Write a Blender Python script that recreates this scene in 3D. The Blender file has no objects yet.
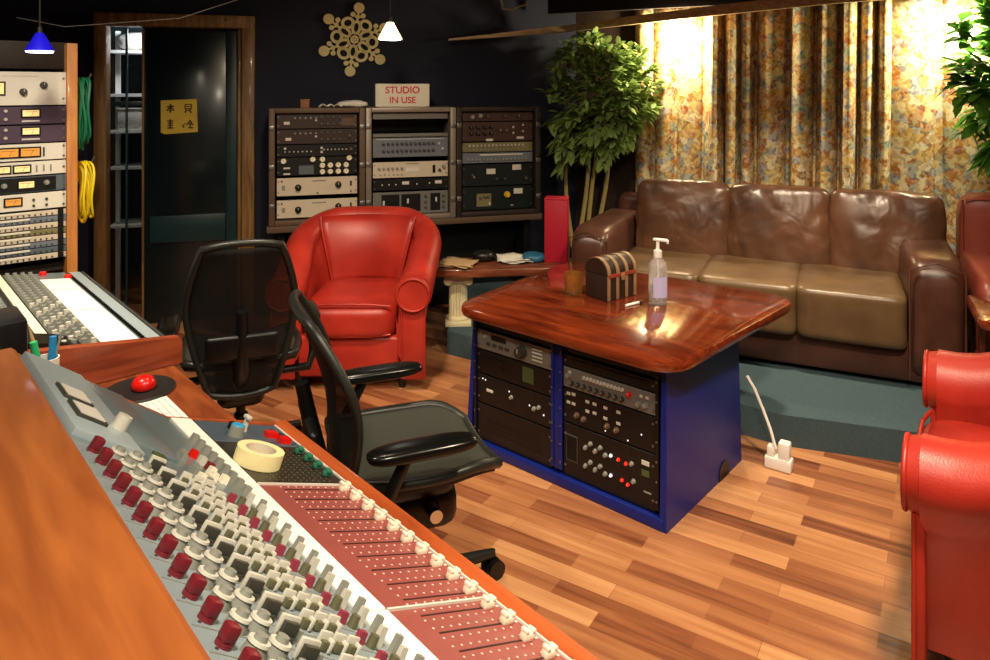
import bpy, bmesh, math, random
from mathutils import Vector, Matrix, noise
PI = math.pi
R = math.radians
SC = bpy.context.scene
COL = SC.collection
rnd = random.Random(7)

# ---------------------------------------------------------------- materials
def srgb(h):
    h = h.lstrip('#')
    def f(c):
        c /= 255.0
        return c / 12.92 if c <= 0.04045 else ((c + 0.055) / 1.055) ** 2.4
    return tuple(f(int(h[i:i+2], 16)) for i in (0, 2, 4)) + (1.0,)

def nodes(m):
    m.use_nodes = True
    nt = m.node_tree
    return nt, nt.nodes, nt.links, nt.nodes['Principled BSDF']

def mat(name, col, rough=0.5, metal=0.0, coat=0.0, bump=0.0, bscale=200.0, var=0.0, vscale=8.0, emit=None, es=0.0, spec=0.5, trans=0.0, ior=1.45, alpha=1.0):
    m = bpy.data.materials.new(name)
    nt, N, L, p = nodes(m)
    c = srgb(col) if isinstance(col, str) else col
    p.inputs['Base Color'].default_value = c
    p.inputs['Roughness'].default_value = rough
    p.inputs['Metallic'].default_value = metal
    p.inputs['Coat Weight'].default_value = coat
    p.inputs['Coat Roughness'].default_value = 0.12
    p.inputs['Specular IOR Level'].default_value = spec
    p.inputs['Transmission Weight'].default_value = trans
    p.inputs['IOR'].default_value = ior
    p.inputs['Alpha'].default_value = alpha
    if emit:
        p.inputs['Emission Color'].default_value = srgb(emit)
        p.inputs['Emission Strength'].default_value = es
    if var > 0 or bump > 0:
        tc = N.new('ShaderNodeTexCoord')
    if var > 0:
        n = N.new('ShaderNodeTexNoise'); n.inputs['Scale'].default_value = vscale; n.inputs['Detail'].default_value = 5
        L.new(tc.outputs['Object'], n.inputs['Vector'])
        mx = N.new('ShaderNodeMix'); mx.data_type = 'RGBA'
        mx.inputs[6].default_value = tuple(x * (1 - var) for x in c[:3]) + (1,)
        mx.inputs[7].default_value = tuple(min(1, x * (1 + var)) for x in c[:3]) + (1,)
        L.new(n.outputs['Fac'], mx.inputs[0]); L.new(mx.outputs[2], p.inputs['Base Color'])
    if bump > 0:
        n2 = N.new('ShaderNodeTexNoise'); n2.inputs['Scale'].default_value = bscale; n2.inputs['Detail'].default_value = 4
        L.new(tc.outputs['Object'], n2.inputs['Vector'])
        b = N.new('ShaderNodeBump'); b.inputs['Strength'].default_value = bump; b.inputs['Distance'].default_value = 0.004
        L.new(n2.outputs['Fac'], b.inputs['Height']); L.new(b.outputs['Normal'], p.inputs['Normal'])
    return m

def wood(name, c1, c2, scale=(1, 14, 14), rough=0.35, coat=0.3, dist=3.0):
    m = bpy.data.materials.new(name)
    nt, N, L, p = nodes(m)
    tc = N.new('ShaderNodeTexCoord'); mp = N.new('ShaderNodeMapping')
    mp.inputs['Scale'].default_value = scale
    L.new(tc.outputs['Object'], mp.inputs['Vector'])
    n = N.new('ShaderNodeTexNoise'); n.inputs['Scale'].default_value = 2.2; n.inputs['Detail'].default_value = 7; n.inputs['Distortion'].default_value = dist * 0.3
    L.new(mp.outputs['Vector'], n.inputs['Vector'])
    r = N.new('ShaderNodeValToRGB')
    r.color_ramp.elements[0].position = 0.3; r.color_ramp.elements[0].color = srgb(c1)
    r.color_ramp.elements[1].position = 0.72; r.color_ramp.elements[1].color = srgb(c2)
    L.new(n.outputs['Fac'], r.inputs['Fac']); L.new(r.outputs['Color'], p.inputs['Base Color'])
    p.inputs['Roughness'].default_value = rough
    p.inputs['Coat Weight'].default_value = coat
    p.inputs['Coat Roughness'].default_value = 0.06
    b = N.new('ShaderNodeBump'); b.inputs['Strength'].default_value = 0.08; b.inputs['Distance'].default_value = 0.002
    L.new(n.outputs['Fac'], b.inputs['Height']); L.new(b.outputs['Normal'], p.inputs['Normal'])
    return m

def leather(name, c1, c2, rough=0.33, bump=0.25, fold=0.0):
    m = bpy.data.materials.new(name)
    nt, N, L, p = nodes(m)
    tc = N.new('ShaderNodeTexCoord')
    n = N.new('ShaderNodeTexNoise'); n.inputs['Scale'].default_value = 5; n.inputs['Detail'].default_value = 6
    L.new(tc.outputs['Object'], n.inputs['Vector'])
    r = N.new('ShaderNodeValToRGB')
    r.color_ramp.elements[0].position = 0.3; r.color_ramp.elements[0].color = srgb(c1)
    r.color_ramp.elements[1].position = 0.7; r.color_ramp.elements[1].color = srgb(c2)
    L.new(n.outputs['Fac'], r.inputs['Fac']); L.new(r.outputs['Color'], p.inputs['Base Color'])
    p.inputs['Roughness'].default_value = rough
    v = N.new('ShaderNodeTexVoronoi'); v.inputs['Scale'].default_value = 260
    L.new(tc.outputs['Object'], v.inputs['Vector'])
    b = N.new('ShaderNodeBump'); b.inputs['Strength'].default_value = bump; b.inputs['Distance'].default_value = 0.0012
    L.new(v.outputs['Distance'], b.inputs['Height'])
    if fold > 0:
        n2 = N.new('ShaderNodeTexNoise'); n2.inputs['Scale'].default_value = 5; n2.inputs['Detail'].default_value = 2; n2.inputs['Distortion'].default_value = 0.8
        L.new(tc.outputs['Object'], n2.inputs['Vector'])
        b2 = N.new('ShaderNodeBump'); b2.inputs['Strength'].default_value = fold; b2.inputs['Distance'].default_value = 0.03
        L.new(n2.outputs['Fac'], b2.inputs['Height']); L.new(b2.outputs['Normal'], b.inputs['Normal'])
    L.new(b.outputs['Normal'], p.inputs['Normal'])
    return m

def floor_mat():
    m = bpy.data.materials.new('parquet')
    nt, N, L, p = nodes(m)
    tc = N.new('ShaderNodeTexCoord'); mp = N.new('ShaderNodeMapping')
    mp.inputs['Rotation'].default_value = (0, 0, R(32))
    L.new(tc.outputs['Object'], mp.inputs['Vector'])
    def brick(w, h, off, c1, c2):
        b = N.new('ShaderNodeTexBrick'); b.offset = off; b.offset_frequency = 2
        b.inputs['Scale'].default_value = 1; b.inputs['Brick Width'].default_value = w; b.inputs['Row Height'].default_value = h
        b.inputs['Mortar Size'].default_value = 0.0010; b.inputs['Mortar Smooth'].default_value = 0.3; b.inputs['Bias'].default_value = 0.0
        b.inputs['Color1'].default_value = c1; b.inputs['Color2'].default_value = c2; b.inputs['Mortar'].default_value = srgb('#5a2c18')
        L.new(mp.outputs['Vector'], b.inputs['Vector']); return b
    b1 = brick(0.42, 0.068, 0.37, (0, 0, 0, 1), (1, 1, 1, 1))
    b1.inputs['Mortar'].default_value = (0.25, 0.25, 0.25, 1)
    # streaky grain
    mp2 = N.new('ShaderNodeMapping'); mp2.inputs['Scale'].default_value = (1.6, 26, 1)
    L.new(mp.outputs['Vector'], mp2.inputs['Vector'])
    n = N.new('ShaderNodeTexNoise'); n.inputs['Scale'].default_value = 1.4; n.inputs['Detail'].default_value = 6; n.inputs['Distortion'].default_value = 0.5
    L.new(mp2.outputs['Vector'], n.inputs['Vector'])
    mx = N.new('ShaderNodeMix'); mx.data_type = 'FLOAT'; mx.inputs[0].default_value = 0.50
    L.new(b1.outputs['Color'], mx.inputs[2]); L.new(n.outputs['Fac'], mx.inputs[3])
    r = N.new('ShaderNodeValToRGB')
    e = r.color_ramp.elements
    e[0].position = 0.20; e[0].color = srgb('#5c2f1c')
    e[1].position = 0.80; e[1].color = srgb('#cf9868')
    a = e.new(0.36); a.color = srgb('#8f5636')
    a = e.new(0.58); a.color = srgb('#b0764c')
    L.new(mx.outputs[0], r.inputs['Fac']); L.new(r.outputs['Color'], p.inputs['Base Color'])
    p.inputs['Roughness'].default_value = 0.38; p.inputs['Coat Weight'].default_value = 0.25; p.inputs['Coat Roughness'].default_value = 0.2
    return m

def curtain_mat():
    m = bpy.data.materials.new('floral_fabric')
    nt, N, L, p = nodes(m)
    tc = N.new('ShaderNodeTexCoord')
    n = N.new('ShaderNodeTexNoise'); n.inputs['Scale'].default_value = 14; n.inputs['Detail'].default_value = 2
    L.new(tc.outputs['UV'], n.inputs['Vector'])
    mxv = N.new('ShaderNodeMix'); mxv.data_type = 'VECTOR'; mxv.inputs[0].default_value = 0.05
    L.new(tc.outputs['UV'], mxv.inputs[4]); L.new(n.outputs['Color'], mxv.inputs[5])
    v = N.new('ShaderNodeTexVoronoi'); v.inputs['Scale'].default_value = 22; v.inputs['Randomness'].default_value = 0.9
    L.new(mxv.outputs[1], v.inputs['Vector'])
    sep = N.new('ShaderNodeSeparateColor'); L.new(v.outputs['Color'], sep.inputs['Color'])
    r = N.new('ShaderNodeValToRGB'); r.color_ramp.interpolation = 'CONSTANT'
    e = r.color_ramp.elements
    pal = ['#e8d6a0', '#d9a24e', '#b9683c', '#f0e2b8', '#8597ad', '#e0bf70', '#c9843f', '#7fa3a0', '#f2e6c4', '#96744e', '#d8b060', '#a3adc0']
    e[0].position = 0; e[0].color = srgb(pal[0]); e[1].position = 1 / 12; e[1].color = srgb(pal[1])
    for i in range(2, 12):
        x = e.new(i / 12); x.color = srgb(pal[i])
    L.new(sep.outputs[0], r.inputs['Fac'])
    v2 = N.new('ShaderNodeTexVoronoi'); v2.inputs['Scale'].default_value = 60
    L.new(mxv.outputs[1], v2.inputs['Vector'])
    sep2 = N.new('ShaderNodeSeparateColor'); L.new(v2.outputs['Color'], sep2.inputs['Color'])
    r2 = N.new('ShaderNodeValToRGB'); r2.color_ramp.interpolation = 'CONSTANT'
    e2 = r2.color_ramp.elements
    e2[0].position = 0; e2[0].color = srgb('#8a6a48'); e2[1].position = 0.16; e2[1].color = srgb('#e9d9ae')
    for q, c in ((0.5, '#dca95c'), (0.62, '#f1e4bd'), (0.8, '#6f86a2'), (0.88, '#b5814c')):
        x = e2.new(q); x.color = srgb(c)
    L.new(sep2.outputs[1], r2.inputs['Fac'])
    mx = N.new('ShaderNodeMix'); mx.data_type = 'RGBA'; mx.inputs[0].default_value = 0.42
    L.new(r.outputs['Color'], mx.inputs[6]); L.new(r2.outputs['Color'], mx.inputs[7])
    L.new(mx.outputs[2], p.inputs['Base Color'])
    p.inputs['Roughness'].default_value = 0.85
    p.inputs['Specular IOR Level'].default_value = 0.15
    return m

def mesh_fabric(name, col, clear):
    m = bpy.data.materials.new(name)
    nt, N, L, p = nodes(m)
    p.inputs['Base Color'].default_value = srgb(col); p.inputs['Roughness'].default_value = 0.6
    t = N.new('ShaderNodeBsdfTransparent'); mx = N.new('ShaderNodeMixShader'); mx.inputs[0].default_value = clear
    out = N['Material Output']
    L.new(p.outputs[0], mx.inputs[1]); L.new(t.outputs[0], mx.inputs[2]); L.new(mx.outputs[0], out.inputs['Surface'])
    return m

def leafmat(name, col):
    m = mat(name, col, 0.42, var=0.35, vscale=9)
    nt = m.node_tree; N, L = nt.nodes, nt.links; p = N['Principled BSDF']
    t = N.new('ShaderNodeBsdfTranslucent'); mx = N.new('ShaderNodeMixShader'); mx.inputs[0].default_value = 0.35
    src = p.inputs['Base Color'].links[0].from_socket; L.new(src, t.inputs['Color'])
    L.new(p.outputs[0], mx.inputs[1]); L.new(t.outputs[0], mx.inputs[2]); L.new(mx.outputs[0], N['Material Output'].inputs['Surface'])
    return m

M = dict(
    floor=floor_mat(), curtain=curtain_mat(),
    navy=mat('navy_wall', '#11152b', 0.75, bump=0.3, bscale=60, var=0.25, vscale=3),
    ceil=mat('dark_ceiling', '#17141a', 0.85, var=0.2),
    brownwall=mat('brown_wall', '#33221a', 0.85, bump=0.5, bscale=35, var=0.5, vscale=22),
    plaster=mat('warm_plaster', '#8a6f58', 0.85, var=0.1),
    carpet=mat('teal_carpet', '#46585f', 0.95, bump=0.7, bscale=380, var=0.25, vscale=90, spec=0.1),
    beam=wood('beam_wood', '#a2825a', '#d6bb8c', (1.5, 20, 20), 0.5, 0.1),
    doorwood=wood('door_frame_wood', '#5c3d1e', '#96733f', (16, 16, 1.5), 0.5, 0.1),
    doorleaf=mat('door_paint', '#0c1a1e', 0.25, var=0.2, coat=0.3),
    doorrail=mat('door_rail_paint', '#123034', 0.4, var=0.2),
    glass=mat('glass', '#ffffff', 0.02, trans=1.0, ior=1.45),
    red=leather('red_leather', '#8e1d14', '#b23022', 0.42),
    brown=leather('brown_leather', '#3d261b', '#64432f', 0.32, 0.15, 0.42),
    brownsmooth=leather('brown_leather_smooth', '#38201a', '#563529', 0.32, 0.2),
    olive=leather('olive_leather', '#523d2a', '#685135', 0.36, 0.15, 0.12),  # sofa's brown leather, warm curtain light mixed into the seat colour
    rose=leather('rose_leather', '#7c3427', '#93463a', 0.38, 0.2),
    darkfoot=mat('dark_wood_foot', '#1a0f0a', 0.5),
    tabletop=wood('varnished_tabletop', '#4a160a', '#863618', (1.6, 9, 9), 0.14, 0.9),
    blue=mat('blue_paint', '#0a1f74', 0.42, var=0.15, vscale=14, bump=0.1, bscale=90),
    black=mat('black_plastic', '#0c0c0d', 0.4),
    blacksoft=mat('black_rubber', '#141413', 0.55, bump=0.15, bscale=200),
    blackgloss=mat('black_vinyl', '#0d0d0c', 0.22),
    greyplastic=mat('grey_plastic', '#1f201d', 0.38),
    seatmesh=mat('seat_mesh_dark', '#2b2d27', 0.65, bump=0.4, bscale=300),
    chairmesh=mesh_fabric('chair_mesh', '#060707', 0.24),
    chrome=mat('chrome', '#c9c9c6', 0.15, metal=1.0),
    steel=mat('brushed_steel', '#8e8d8a', 0.38, metal=0.9),
    alu=mat('aluminium_case', '#93887c', 0.5, metal=0.6, var=0.15),
    casebrown=mat('case_brown', '#5a4636', 0.55, var=0.2),
    casedark=mat('case_dark', '#271c16', 0.6, var=0.2),
    wood_console=wood('console_wood', '#8f4a20', '#b5682f', (14, 1.3, 14), 0.45, 0.12),
    wood_rail=wood('rail_wood', '#8a3b18', '#b8592a', (14, 1.3, 14), 0.4, 0.3),
    wood_desk=wood('desk_wood', '#6f3014', '#a4552a', (12, 2, 12), 0.4, 0.3),
    wood_cheek=wood('cheek_wood', '#7a3319', '#a85030', (1.6, 14, 16), 0.38, 0.3),
    wood_rack=wood('rack_wood', '#a7652a', '#cb8a48', (14, 14, 1.5), 0.5, 0.1),
    wood_slab=wood('slab_wood', '#4a2114', '#83472c', (2, 12, 12), 0.35, 0.4),
    panelgrey=mat('console_grey', '#8d9ba2', 0.42, metal=0.25, bump=0.05, bscale=150),
    plategrey=mat('plate_grey', '#7b8b92', 0.32, metal=0.35, coat=0.3),
    paleplate=mat('pale_plate', '#a6b4bb', 0.35, metal=0.2),
    white=mat('white_strip', '#f2efe6', 0.55),
    paper=mat('paper', '#efece2', 0.8),
    paperline=mat('paper_line', '#a9a79f', 0.8),
    faderred=mat('fader_panel_red', '#8c4540', 0.45, var=0.08, vscale=30),
    faderdark=mat('fader_panel_dark', '#2b241e', 0.4),
    bluegrey=mat('blue_grey_plate', '#46535f', 0.4),
    slatefield=mat('slate_field', '#5f605b', 0.5, var=0.15, vscale=30),
    slot=mat('slot', '#2a1010', 0.6),
    dot=mat('print_white', '#e6cfc4', 0.6),
    ivory=mat('ivory_cap', '#efe7cf', 0.4),
    kred=mat('knob_red', '#701d26', 0.4),
    kpink=mat('knob_pink', '#8f3444', 0.4),
    kwhite=mat('knob_white', '#c4c1b5', 0.4),
    kgrey=mat('knob_grey', '#85877f', 0.42),
    kdark=mat('knob_dark', '#3b3a33', 0.45),
    kolive=mat('knob_olive', '#5c5a41', 0.45),
    kgreen=mat('knob_green', '#2f6f56', 0.4),
    kblue=mat('knob_blue', '#2f9ccf', 0.4),
    bright_red=mat('bright_red', '#d6160f', 0.3, coat=0.3),
    tape=mat('masking_tape', '#e8dca6', 0.7, bump=0.1, bscale=120),
    tapein=mat('tape_core', '#cfc3ae', 0.8),
    cream=mat('cream_faceplate', '#c9bba6', 0.45, var=0.05),
    offwhite=mat('offwhite_faceplate', '#d8d2c4', 0.45, var=0.05),
    purple=mat('purple_faceplate', '#4b3a4c', 0.45, var=0.1),
    dkbrown=mat('brown_faceplate', '#33241f', 0.45, var=0.2),
    redbrown=mat('redbrown_faceplate', '#43302b', 0.45, var=0.2),
    greyface=mat('grey_faceplate', '#5e6670', 0.42, metal=0.2, var=0.1),
    silverface=mat('silver_faceplate', '#7b7b76', 0.4, metal=0.35, var=0.1),
    dkgreen=mat('green_black_faceplate', '#101a19', 0.42, var=0.2),
    blackface=mat('black_faceplate', '#111112', 0.4, var=0.2),
    yellowgrey=mat('yellow_grey_faceplate', '#77704f', 0.5, var=0.2),
    bluestrip=mat('blue_grey_faceplate', '#6a717b', 0.45, var=0.15),
    meter=mat('meter_lit', '#e9d39a', 0.5, emit='#ffcf80', es=0.5),
    ometer=mat('meter_orange', '#c98a3a', 0.5, emit='#ffa040', es=0.35),
    label=mat('label_white', '#cfcac0', 0.7),
    yellow=mat('yellow_plastic', '#d9b21f', 0.45),
    greencable=mat('green_cable', '#0f6a48', 0.45),
    yellowcable=mat('yellow_cable', '#d8c01c', 0.45),
    ledred=mat('led_red', '#ff2a18', 0.4, emit='#ff2a18', es=1.2),
    ledwhite=mat('led_white', '#eef2ff', 0.4, emit='#e8efff', es=0.8),
    display=mat('green_display', '#4b5a36', 0.3),
    leaf=leafmat('leaf_green', '#90aa60'),
    leafbright=leafmat('leaf_bright', '#5f9c38'),
    stem=mat('pale_stem', '#a3915a', 0.7, var=0.2, vscale=30),
    pot=mat('dark_pot', '#221a16', 0.6),
    stone=mat('cream_plaster', '#d8cfa8', 0.75, var=0.08, vscale=25),
    redbox=mat('red_box', '#a4102a', 0.5),
    chestwood=mat('chest_leather', '#2a1a12', 0.5, var=0.4, vscale=30),
    strap=mat('chest_strap', '#8a6a4a', 0.5, var=0.2, vscale=40),
    strapred=mat('chest_red', '#8c3826', 0.5),
    clear=mat('clear_plastic', '#f4f6f6', 0.08, trans=0.75, ior=1.3),
    whiteplastic=mat('white_plastic', '#eceae4', 0.4),
    lilac=mat('lilac_label', '#b7b3dd', 0.5),
    tumbler=mat('amber_glass', '#d8a35a', 0.05, trans=0.85, ior=1.45),
    snow=mat('pale_gold_board', '#e2d29a', 0.6, var=0.12, vscale=10),
    signwhite=mat('sign_white', '#e6dfcc', 0.5),
    signred=mat('sign_red', '#d0402a', 0.6),
    noteyellow=mat('note_yellow', '#d3b648', 0.7, var=0.15, vscale=14),
    inkbrown=mat('note_ink', '#4a2c10', 0.7),
    shadeglow=mat('shade_glow', '#ffe9c0', 0.5, emit='#ffdf9a', es=9),
    shadeblue=mat('shade_blue', '#1a14b4', 0.35, emit='#1a10ff', es=0.25),
    bulb=mat('bulb', '#ffffff', 0.5, emit='#eef0ff', es=9),
    cord=mat('cord', '#1a1714', 0.6),
    greywire=mat('grey_wire', '#6a6560', 0.6),
    cloth=mat('white_cloth', '#ddd6cc', 0.8),
    bluebag=mat('blue_bag', '#255b7c', 0.4),
    paperbrown=mat('brown_paper', '#a98b66', 0.8),
    pencil=mat('pencil_orange', '#e0951f', 0.5),
    mgreen=mat('marker_green', '#2fc07a', 0.45),
    mblue=mat('marker_blue', '#2a8fd0', 0.45),
    woodbox=mat('small_wood_box', '#8a5a36', 0.6),
)

# ---------------------------------------------------------------- mesh builder
class MB:
    def __init__(s):
        s.v = []; s.f = []; s.mi = []; s.uv = None
    def add(s, verts, faces, T=None, mi=0):
        o = len(s.v)
        for p in verts:
            p = Vector(p)
            s.v.append(T @ p if T is not None else p)
        for f in faces:
            s.f.append([i + o for i in f]); s.mi.append(mi)
        return s
    def bm(s, bm, T=None, mi=0):
        bm.verts.index_update()
        s.add([v.co.copy() for v in bm.verts], [[v.index for v in f.verts] for f in bm.faces], T, mi); bm.free(); return s
    def box(s, c, size, bev=0.0, T=None, seg=2, mi=0, rot=None):
        bm = bmesh.new(); bmesh.ops.create_cube(bm, size=1)
        for v in bm.verts: v.co = Vector((v.co.x * size[0], v.co.y * size[1], v.co.z * size[2]))
        if bev > 0: bmesh.ops.bevel(bm, geom=bm.edges[:], offset=min(bev, min(size) * 0.49), segments=seg, profile=0.5, affect='EDGES')
        X = Matrix.Translation(c)
        if rot is not None: X = X @ rot
        return s.bm(bm, (T @ X) if T is not None else X, mi)
    def cyl(s, p0, p1, r0, r1=None, n=16, T=None, mi=0, caps=True):
        p0, p1 = Vector(p0), Vector(p1); r1 = r0 if r1 is None else r1
        d = (p1 - p0).normalized(); a = d.orthogonal().normalized(); b = d.cross(a)
        vs = []; fs = []
        for k in range(n):
            t = 2 * PI * k / n; w = a * math.cos(t) + b * math.sin(t)
            vs += [p0 + w * r0, p1 + w * r1]
        for k in range(n):
            j = (k + 1) % n; fs.append([2*k, 2*j, 2*j+1, 2*k+1])
        if caps: fs += [[2*k for k in range(n)][::-1], [2*k+1 for k in range(n)]]
        return s.add(vs, fs, T, mi)
    def tube(s, pts, r, n=8, closed=False, T=None, mi=0, caps=True):
        pts = [Vector(p) for p in pts]; m = len(pts); rs = r if isinstance(r, (list, tuple)) else [r] * m
        vs = []; fs = []; up = None
        for i, p in enumerate(pts):
            if closed: d = pts[(i+1) % m] - pts[i-1]
            else: d = pts[min(i+1, m-1)] - pts[max(i-1, 0)]
            d = d.normalized() if d.length > 1e-9 else Vector((0, 0, 1))
            if up is None: up = d.orthogonal().normalized()
            up = (up - d * up.dot(d))
            up = up.normalized() if up.length > 1e-6 else d.orthogonal().normalized()
            b = d.cross(up)
            for k in range(n):
                t = 2 * PI * k / n; vs.append(p + (up * math.cos(t) + b * math.sin(t)) * rs[i])
        for i in range(m if closed else m - 1):
            for k in range(n):
                a, b2 = i * n, ((i + 1) % m) * n; j = (k + 1) % n
                fs.append([a + k, a + j, b2 + j, b2 + k])
        if not closed and caps: fs += [list(range(n))[::-1], [(m-1)*n + k for k in range(n)]]
        return s.add(vs, fs, T, mi)
    def lathe(s, prof, n=24, T=None, mi=0):
        vs = []; fs = []; m = len(prof)
        for (r, z) in prof:
            for k in range(n):
                t = 2 * PI * k / n; vs.append((max(r, 1e-5) * math.cos(t), max(r, 1e-5) * math.sin(t), z))
        for i in range(m - 1):
            for k in range(n):
                j = (k + 1) % n; fs.append([i*n + k, i*n + j, (i+1)*n + j, (i+1)*n + k])
        fs += [list(range(n))[::-1], [(m-1)*n + k for k in range(n)]]
        return s.add(vs, fs, T, mi)
    def prism(s, poly, z0, z1, T=None, mi=0):
        n = len(poly); vs = [(p[0], p[1], z0) for p in poly] + [(p[0], p[1], z1) for p in poly]
        fs = [list(range(n))[::-1], [n + k for k in range(n)]] + [[k, (k+1) % n, n + (k+1) % n, n + k] for k in range(n)]
        return s.add(vs, fs, T, mi)
    def grid(s, P, T=None, mi=0, closed_u=False):
        nu, nv = len(P), len(P[0]); vs = [p for row in P for p in row]; fs = []
        for i in range(nu if closed_u else nu - 1):
            for j in range(nv - 1):
                a, b = i, (i + 1) % nu
                fs.append([a*nv + j, b*nv + j, b*nv + j + 1, a*nv + j + 1])
        return s.add(vs, fs, T, mi)
    def sphere(s, c, r, T=None, n=12, mi=0):
        bm = bmesh.new(); bmesh.ops.create_uvsphere(bm, u_segments=n*2, v_segments=n, radius=1)
        rr = r if isinstance(r, (tuple, list)) else (r, r, r)
        for v in bm.verts: v.co = Vector((c[0] + v.co.x*rr[0], c[1] + v.co.y*rr[1], c[2] + v.co.z*rr[2]))
        return s.bm(bm, T, mi)
    def mesh(s, name, mats, sharp=35, flip=True):
        me = bpy.data.meshes.new(name)
        me.from_pydata([tuple(v) for v in s.v], [], s.f); 
        if not isinstance(mats, (list, tuple)): mats = [mats]
        for m in mats: me.materials.append(m)
        me.polygons.foreach_set('material_index', s.mi)
        if flip:
            bm = bmesh.new(); bm.from_mesh(me); bmesh.ops.recalc_face_normals(bm, faces=bm.faces[:]); bm.to_mesh(me); bm.free()
        me.polygons.foreach_set('use_smooth', [True] * len(me.polygons))
        me.set_sharp_from_angle(angle=R(sharp))
        me.update()
        return me
    def build(s, name, mats, parent=None, sharp=35, loc=None, flip=True):
        return inst(s.mesh(name, mats, sharp, flip), name, parent, loc)

def inst(me, name, parent=None, loc=None, rot=None):
    o = bpy.data.objects.new(name, me); COL.objects.link(o)
    if parent is not None: o.parent = parent
    if loc is not None: o.location = loc
    if rot is not None: o.rotation_euler = rot
    return o

def tag(o, label=None, cat=None, group=None, kind=None):
    if label: o['label'] = label
    if cat: o['category'] = cat
    if group: o['group'] = group
    if kind: o['kind'] = kind
    return o

def thing(name, label, cat, loc=(0, 0, 0), rz=0.0, group=None):
    o = bpy.data.objects.new(name, None); COL.objects.link(o)
    o.empty_display_size = 0.05
    o.location = loc; o.rotation_euler = (0, 0, rz)
    return tag(o, label, cat, group)

def copy_tree(o, parent=None):
    c = o.copy(); COL.objects.link(c)
    if parent is not None: c.parent = parent
    for ch in list(o.children): copy_tree(ch, c)
    return c

def struct(name, mb, m, sharp=35):
    o = mb.build(name, m, None, sharp); o['kind'] = 'structure'; return o

def cushion(w, d, h, p=4.0, n=14, wr=0.0, seed=0, bulge=0.0):
    """rounded, slightly wrinkled leather cushion centred on the origin"""
    bm = bmesh.new(); bmesh.ops.create_cube(bm, size=2)
    bmesh.ops.subdivide_edges(bm, edges=bm.edges[:], cuts=n, use_grid_fill=True)
    off = Vector((seed * 3.7, seed * 1.3, seed * 2.1))
    for v in bm.verts:
        c = v.co
        L = (abs(c.x)**p + abs(c.y)**p + abs(c.z)**p) ** (1 / p)
        q = c / L
        co = Vector((q.x * w / 2, q.y * d / 2, q.z * h / 2))
        if bulge:
            co.y -= bulge * max(0, 1 - q.x * q.x) * max(0, 1 - q.z * q.z) * (1 if q.y < 0 else 0)
            co.z += 0
        if wr > 0:
            nn = noise.noise(co * 5 + off) * 0.6 + noise.noise(Vector((co.x * 14, co.y * 8, co.z * 8)) + off) * 0.3
            rid = 1 - abs(noise.noise(Vector((co.x * 7, co.y * 5, co.z * 6)) + off * 2)) * 2
            co += q.normalized() * wr * (nn - 0.35 * max(0, rid) ** 4)
        v.co = co
    return bm

def text_mesh(body, size, m, ext=0.001, align='CENTER'):
    cu = bpy.data.curves.new('lettering', 'FONT'); cu.body = body; cu.size = size; cu.extrude = ext; cu.offset = size * .02
    cu.align_x = align; cu.align_y = 'CENTER'
    o = bpy.data.objects.new('lettering_tmp', cu); COL.objects.link(o)
    dg = bpy.context.evaluated_depsgraph_get(); dg.update()
    me = bpy.data.meshes.new_from_object(o.evaluated_get(dg))
    bpy.data.objects.remove(o)
    me.materials.clear(); me.materials.append(m)
    return me

def trans(x, y, z): return Matrix.Translation((x, y, z))
def rotz(a): return Matrix.Rotation(a, 4, 'Z')
def roty(a): return Matrix.Rotation(a, 4, 'Y')
def rotx(a): return Matrix.Rotation(a, 4, 'X')
EXPO = -0.1
# ---------------------------------------------------------------- camera
cam = bpy.data.cameras.new('camera'); cam.sensor_width = 36; cam.sensor_fit = 'HORIZONTAL'
cam.lens = 36 * 720 / 990; cam.shift_y = -242 / 990; cam.clip_start = 0.02
co = bpy.data.objects.new('camera', cam); COL.objects.link(co)
co.location = (0, 0, 1.5); co.rotation_euler = (PI / 2, 0, 0)
SC.camera = co
SC.view_settings.view_transform = 'Standard'; SC.view_settings.look = 'None'
SC.view_settings.gamma = 1; SC.view_settings.use_curve_mapping = False
SC.view_settings.exposure = EXPO

# ---------------------------------------------------------------- room shell
AW = math.atan2(.274, .962)                     # the wall with the door and the racks
TW = trans(-1.484, 4.765, 0) @ rotz(AW)
CL = Vector((.891, -.454, 0)); CD = Vector((.454, .891, 0))      # curtain / sofa direction and depth
AC = math.atan2(-.454, .891)
P0 = Vector((.6, 5.36, 0)); P1 = P0 + CL * 3.4
TC = trans(*P0) @ rotz(AC)                      # curtain wall frame, room on -y
ZC = 2.45
fl = MB(); fl.box((.2, 1.75, -.03), (7.6, 8.6, .06)); struct('floor', fl, M['floor'])
ce = MB(); ce.box((.2, 1.75, ZC + .03), (7.6, 8.6, .06)); struct('ceiling', ce, M['ceil'])
w = MB()
w.box((-1.423, .05, ZC/2), (.78, .1, ZC), T=TW)
w.box((1.05, .05, ZC/2), (2.298, .1, ZC), T=TW)
w.box((-.566, .05, (1.965 + ZC)/2), (.934, .1, ZC - 1.965), T=TW)
struct('wall_back', w, M['navy'])
w = MB(); w.box((1.70, .05, ZC/2), (3.6, .1, ZC), T=TC); struct('wall_curtain', w, M['brownwall'])
w = MB(); w.box((3.66 + .05, 1.0, ZC/2), (.1, 5.8, ZC)); struct('wall_right', w, M['plaster'])
w = MB(); w.box((.2, -2.0, ZC/2), (7.2, .1, ZC)); struct('wall_front', w, M['plaster'])
w = MB(); w.box((-3.25, 1.15, ZC/2), (.1, 6.3, ZC)); struct('wall_left', w, M['navy'])
# raised carpeted platform
pf = MB(); poly = [(-.27, 4.06), (.28, 3.70), (1.2, 3.02), (1.66, 2.87), (3.66, 2.45), (3.66, 3.82), (.6, 5.36), (-.27, 5.10)]
pf.prism(poly, 0, .13); struct('floor_platform', pf, M['carpet'])
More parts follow.
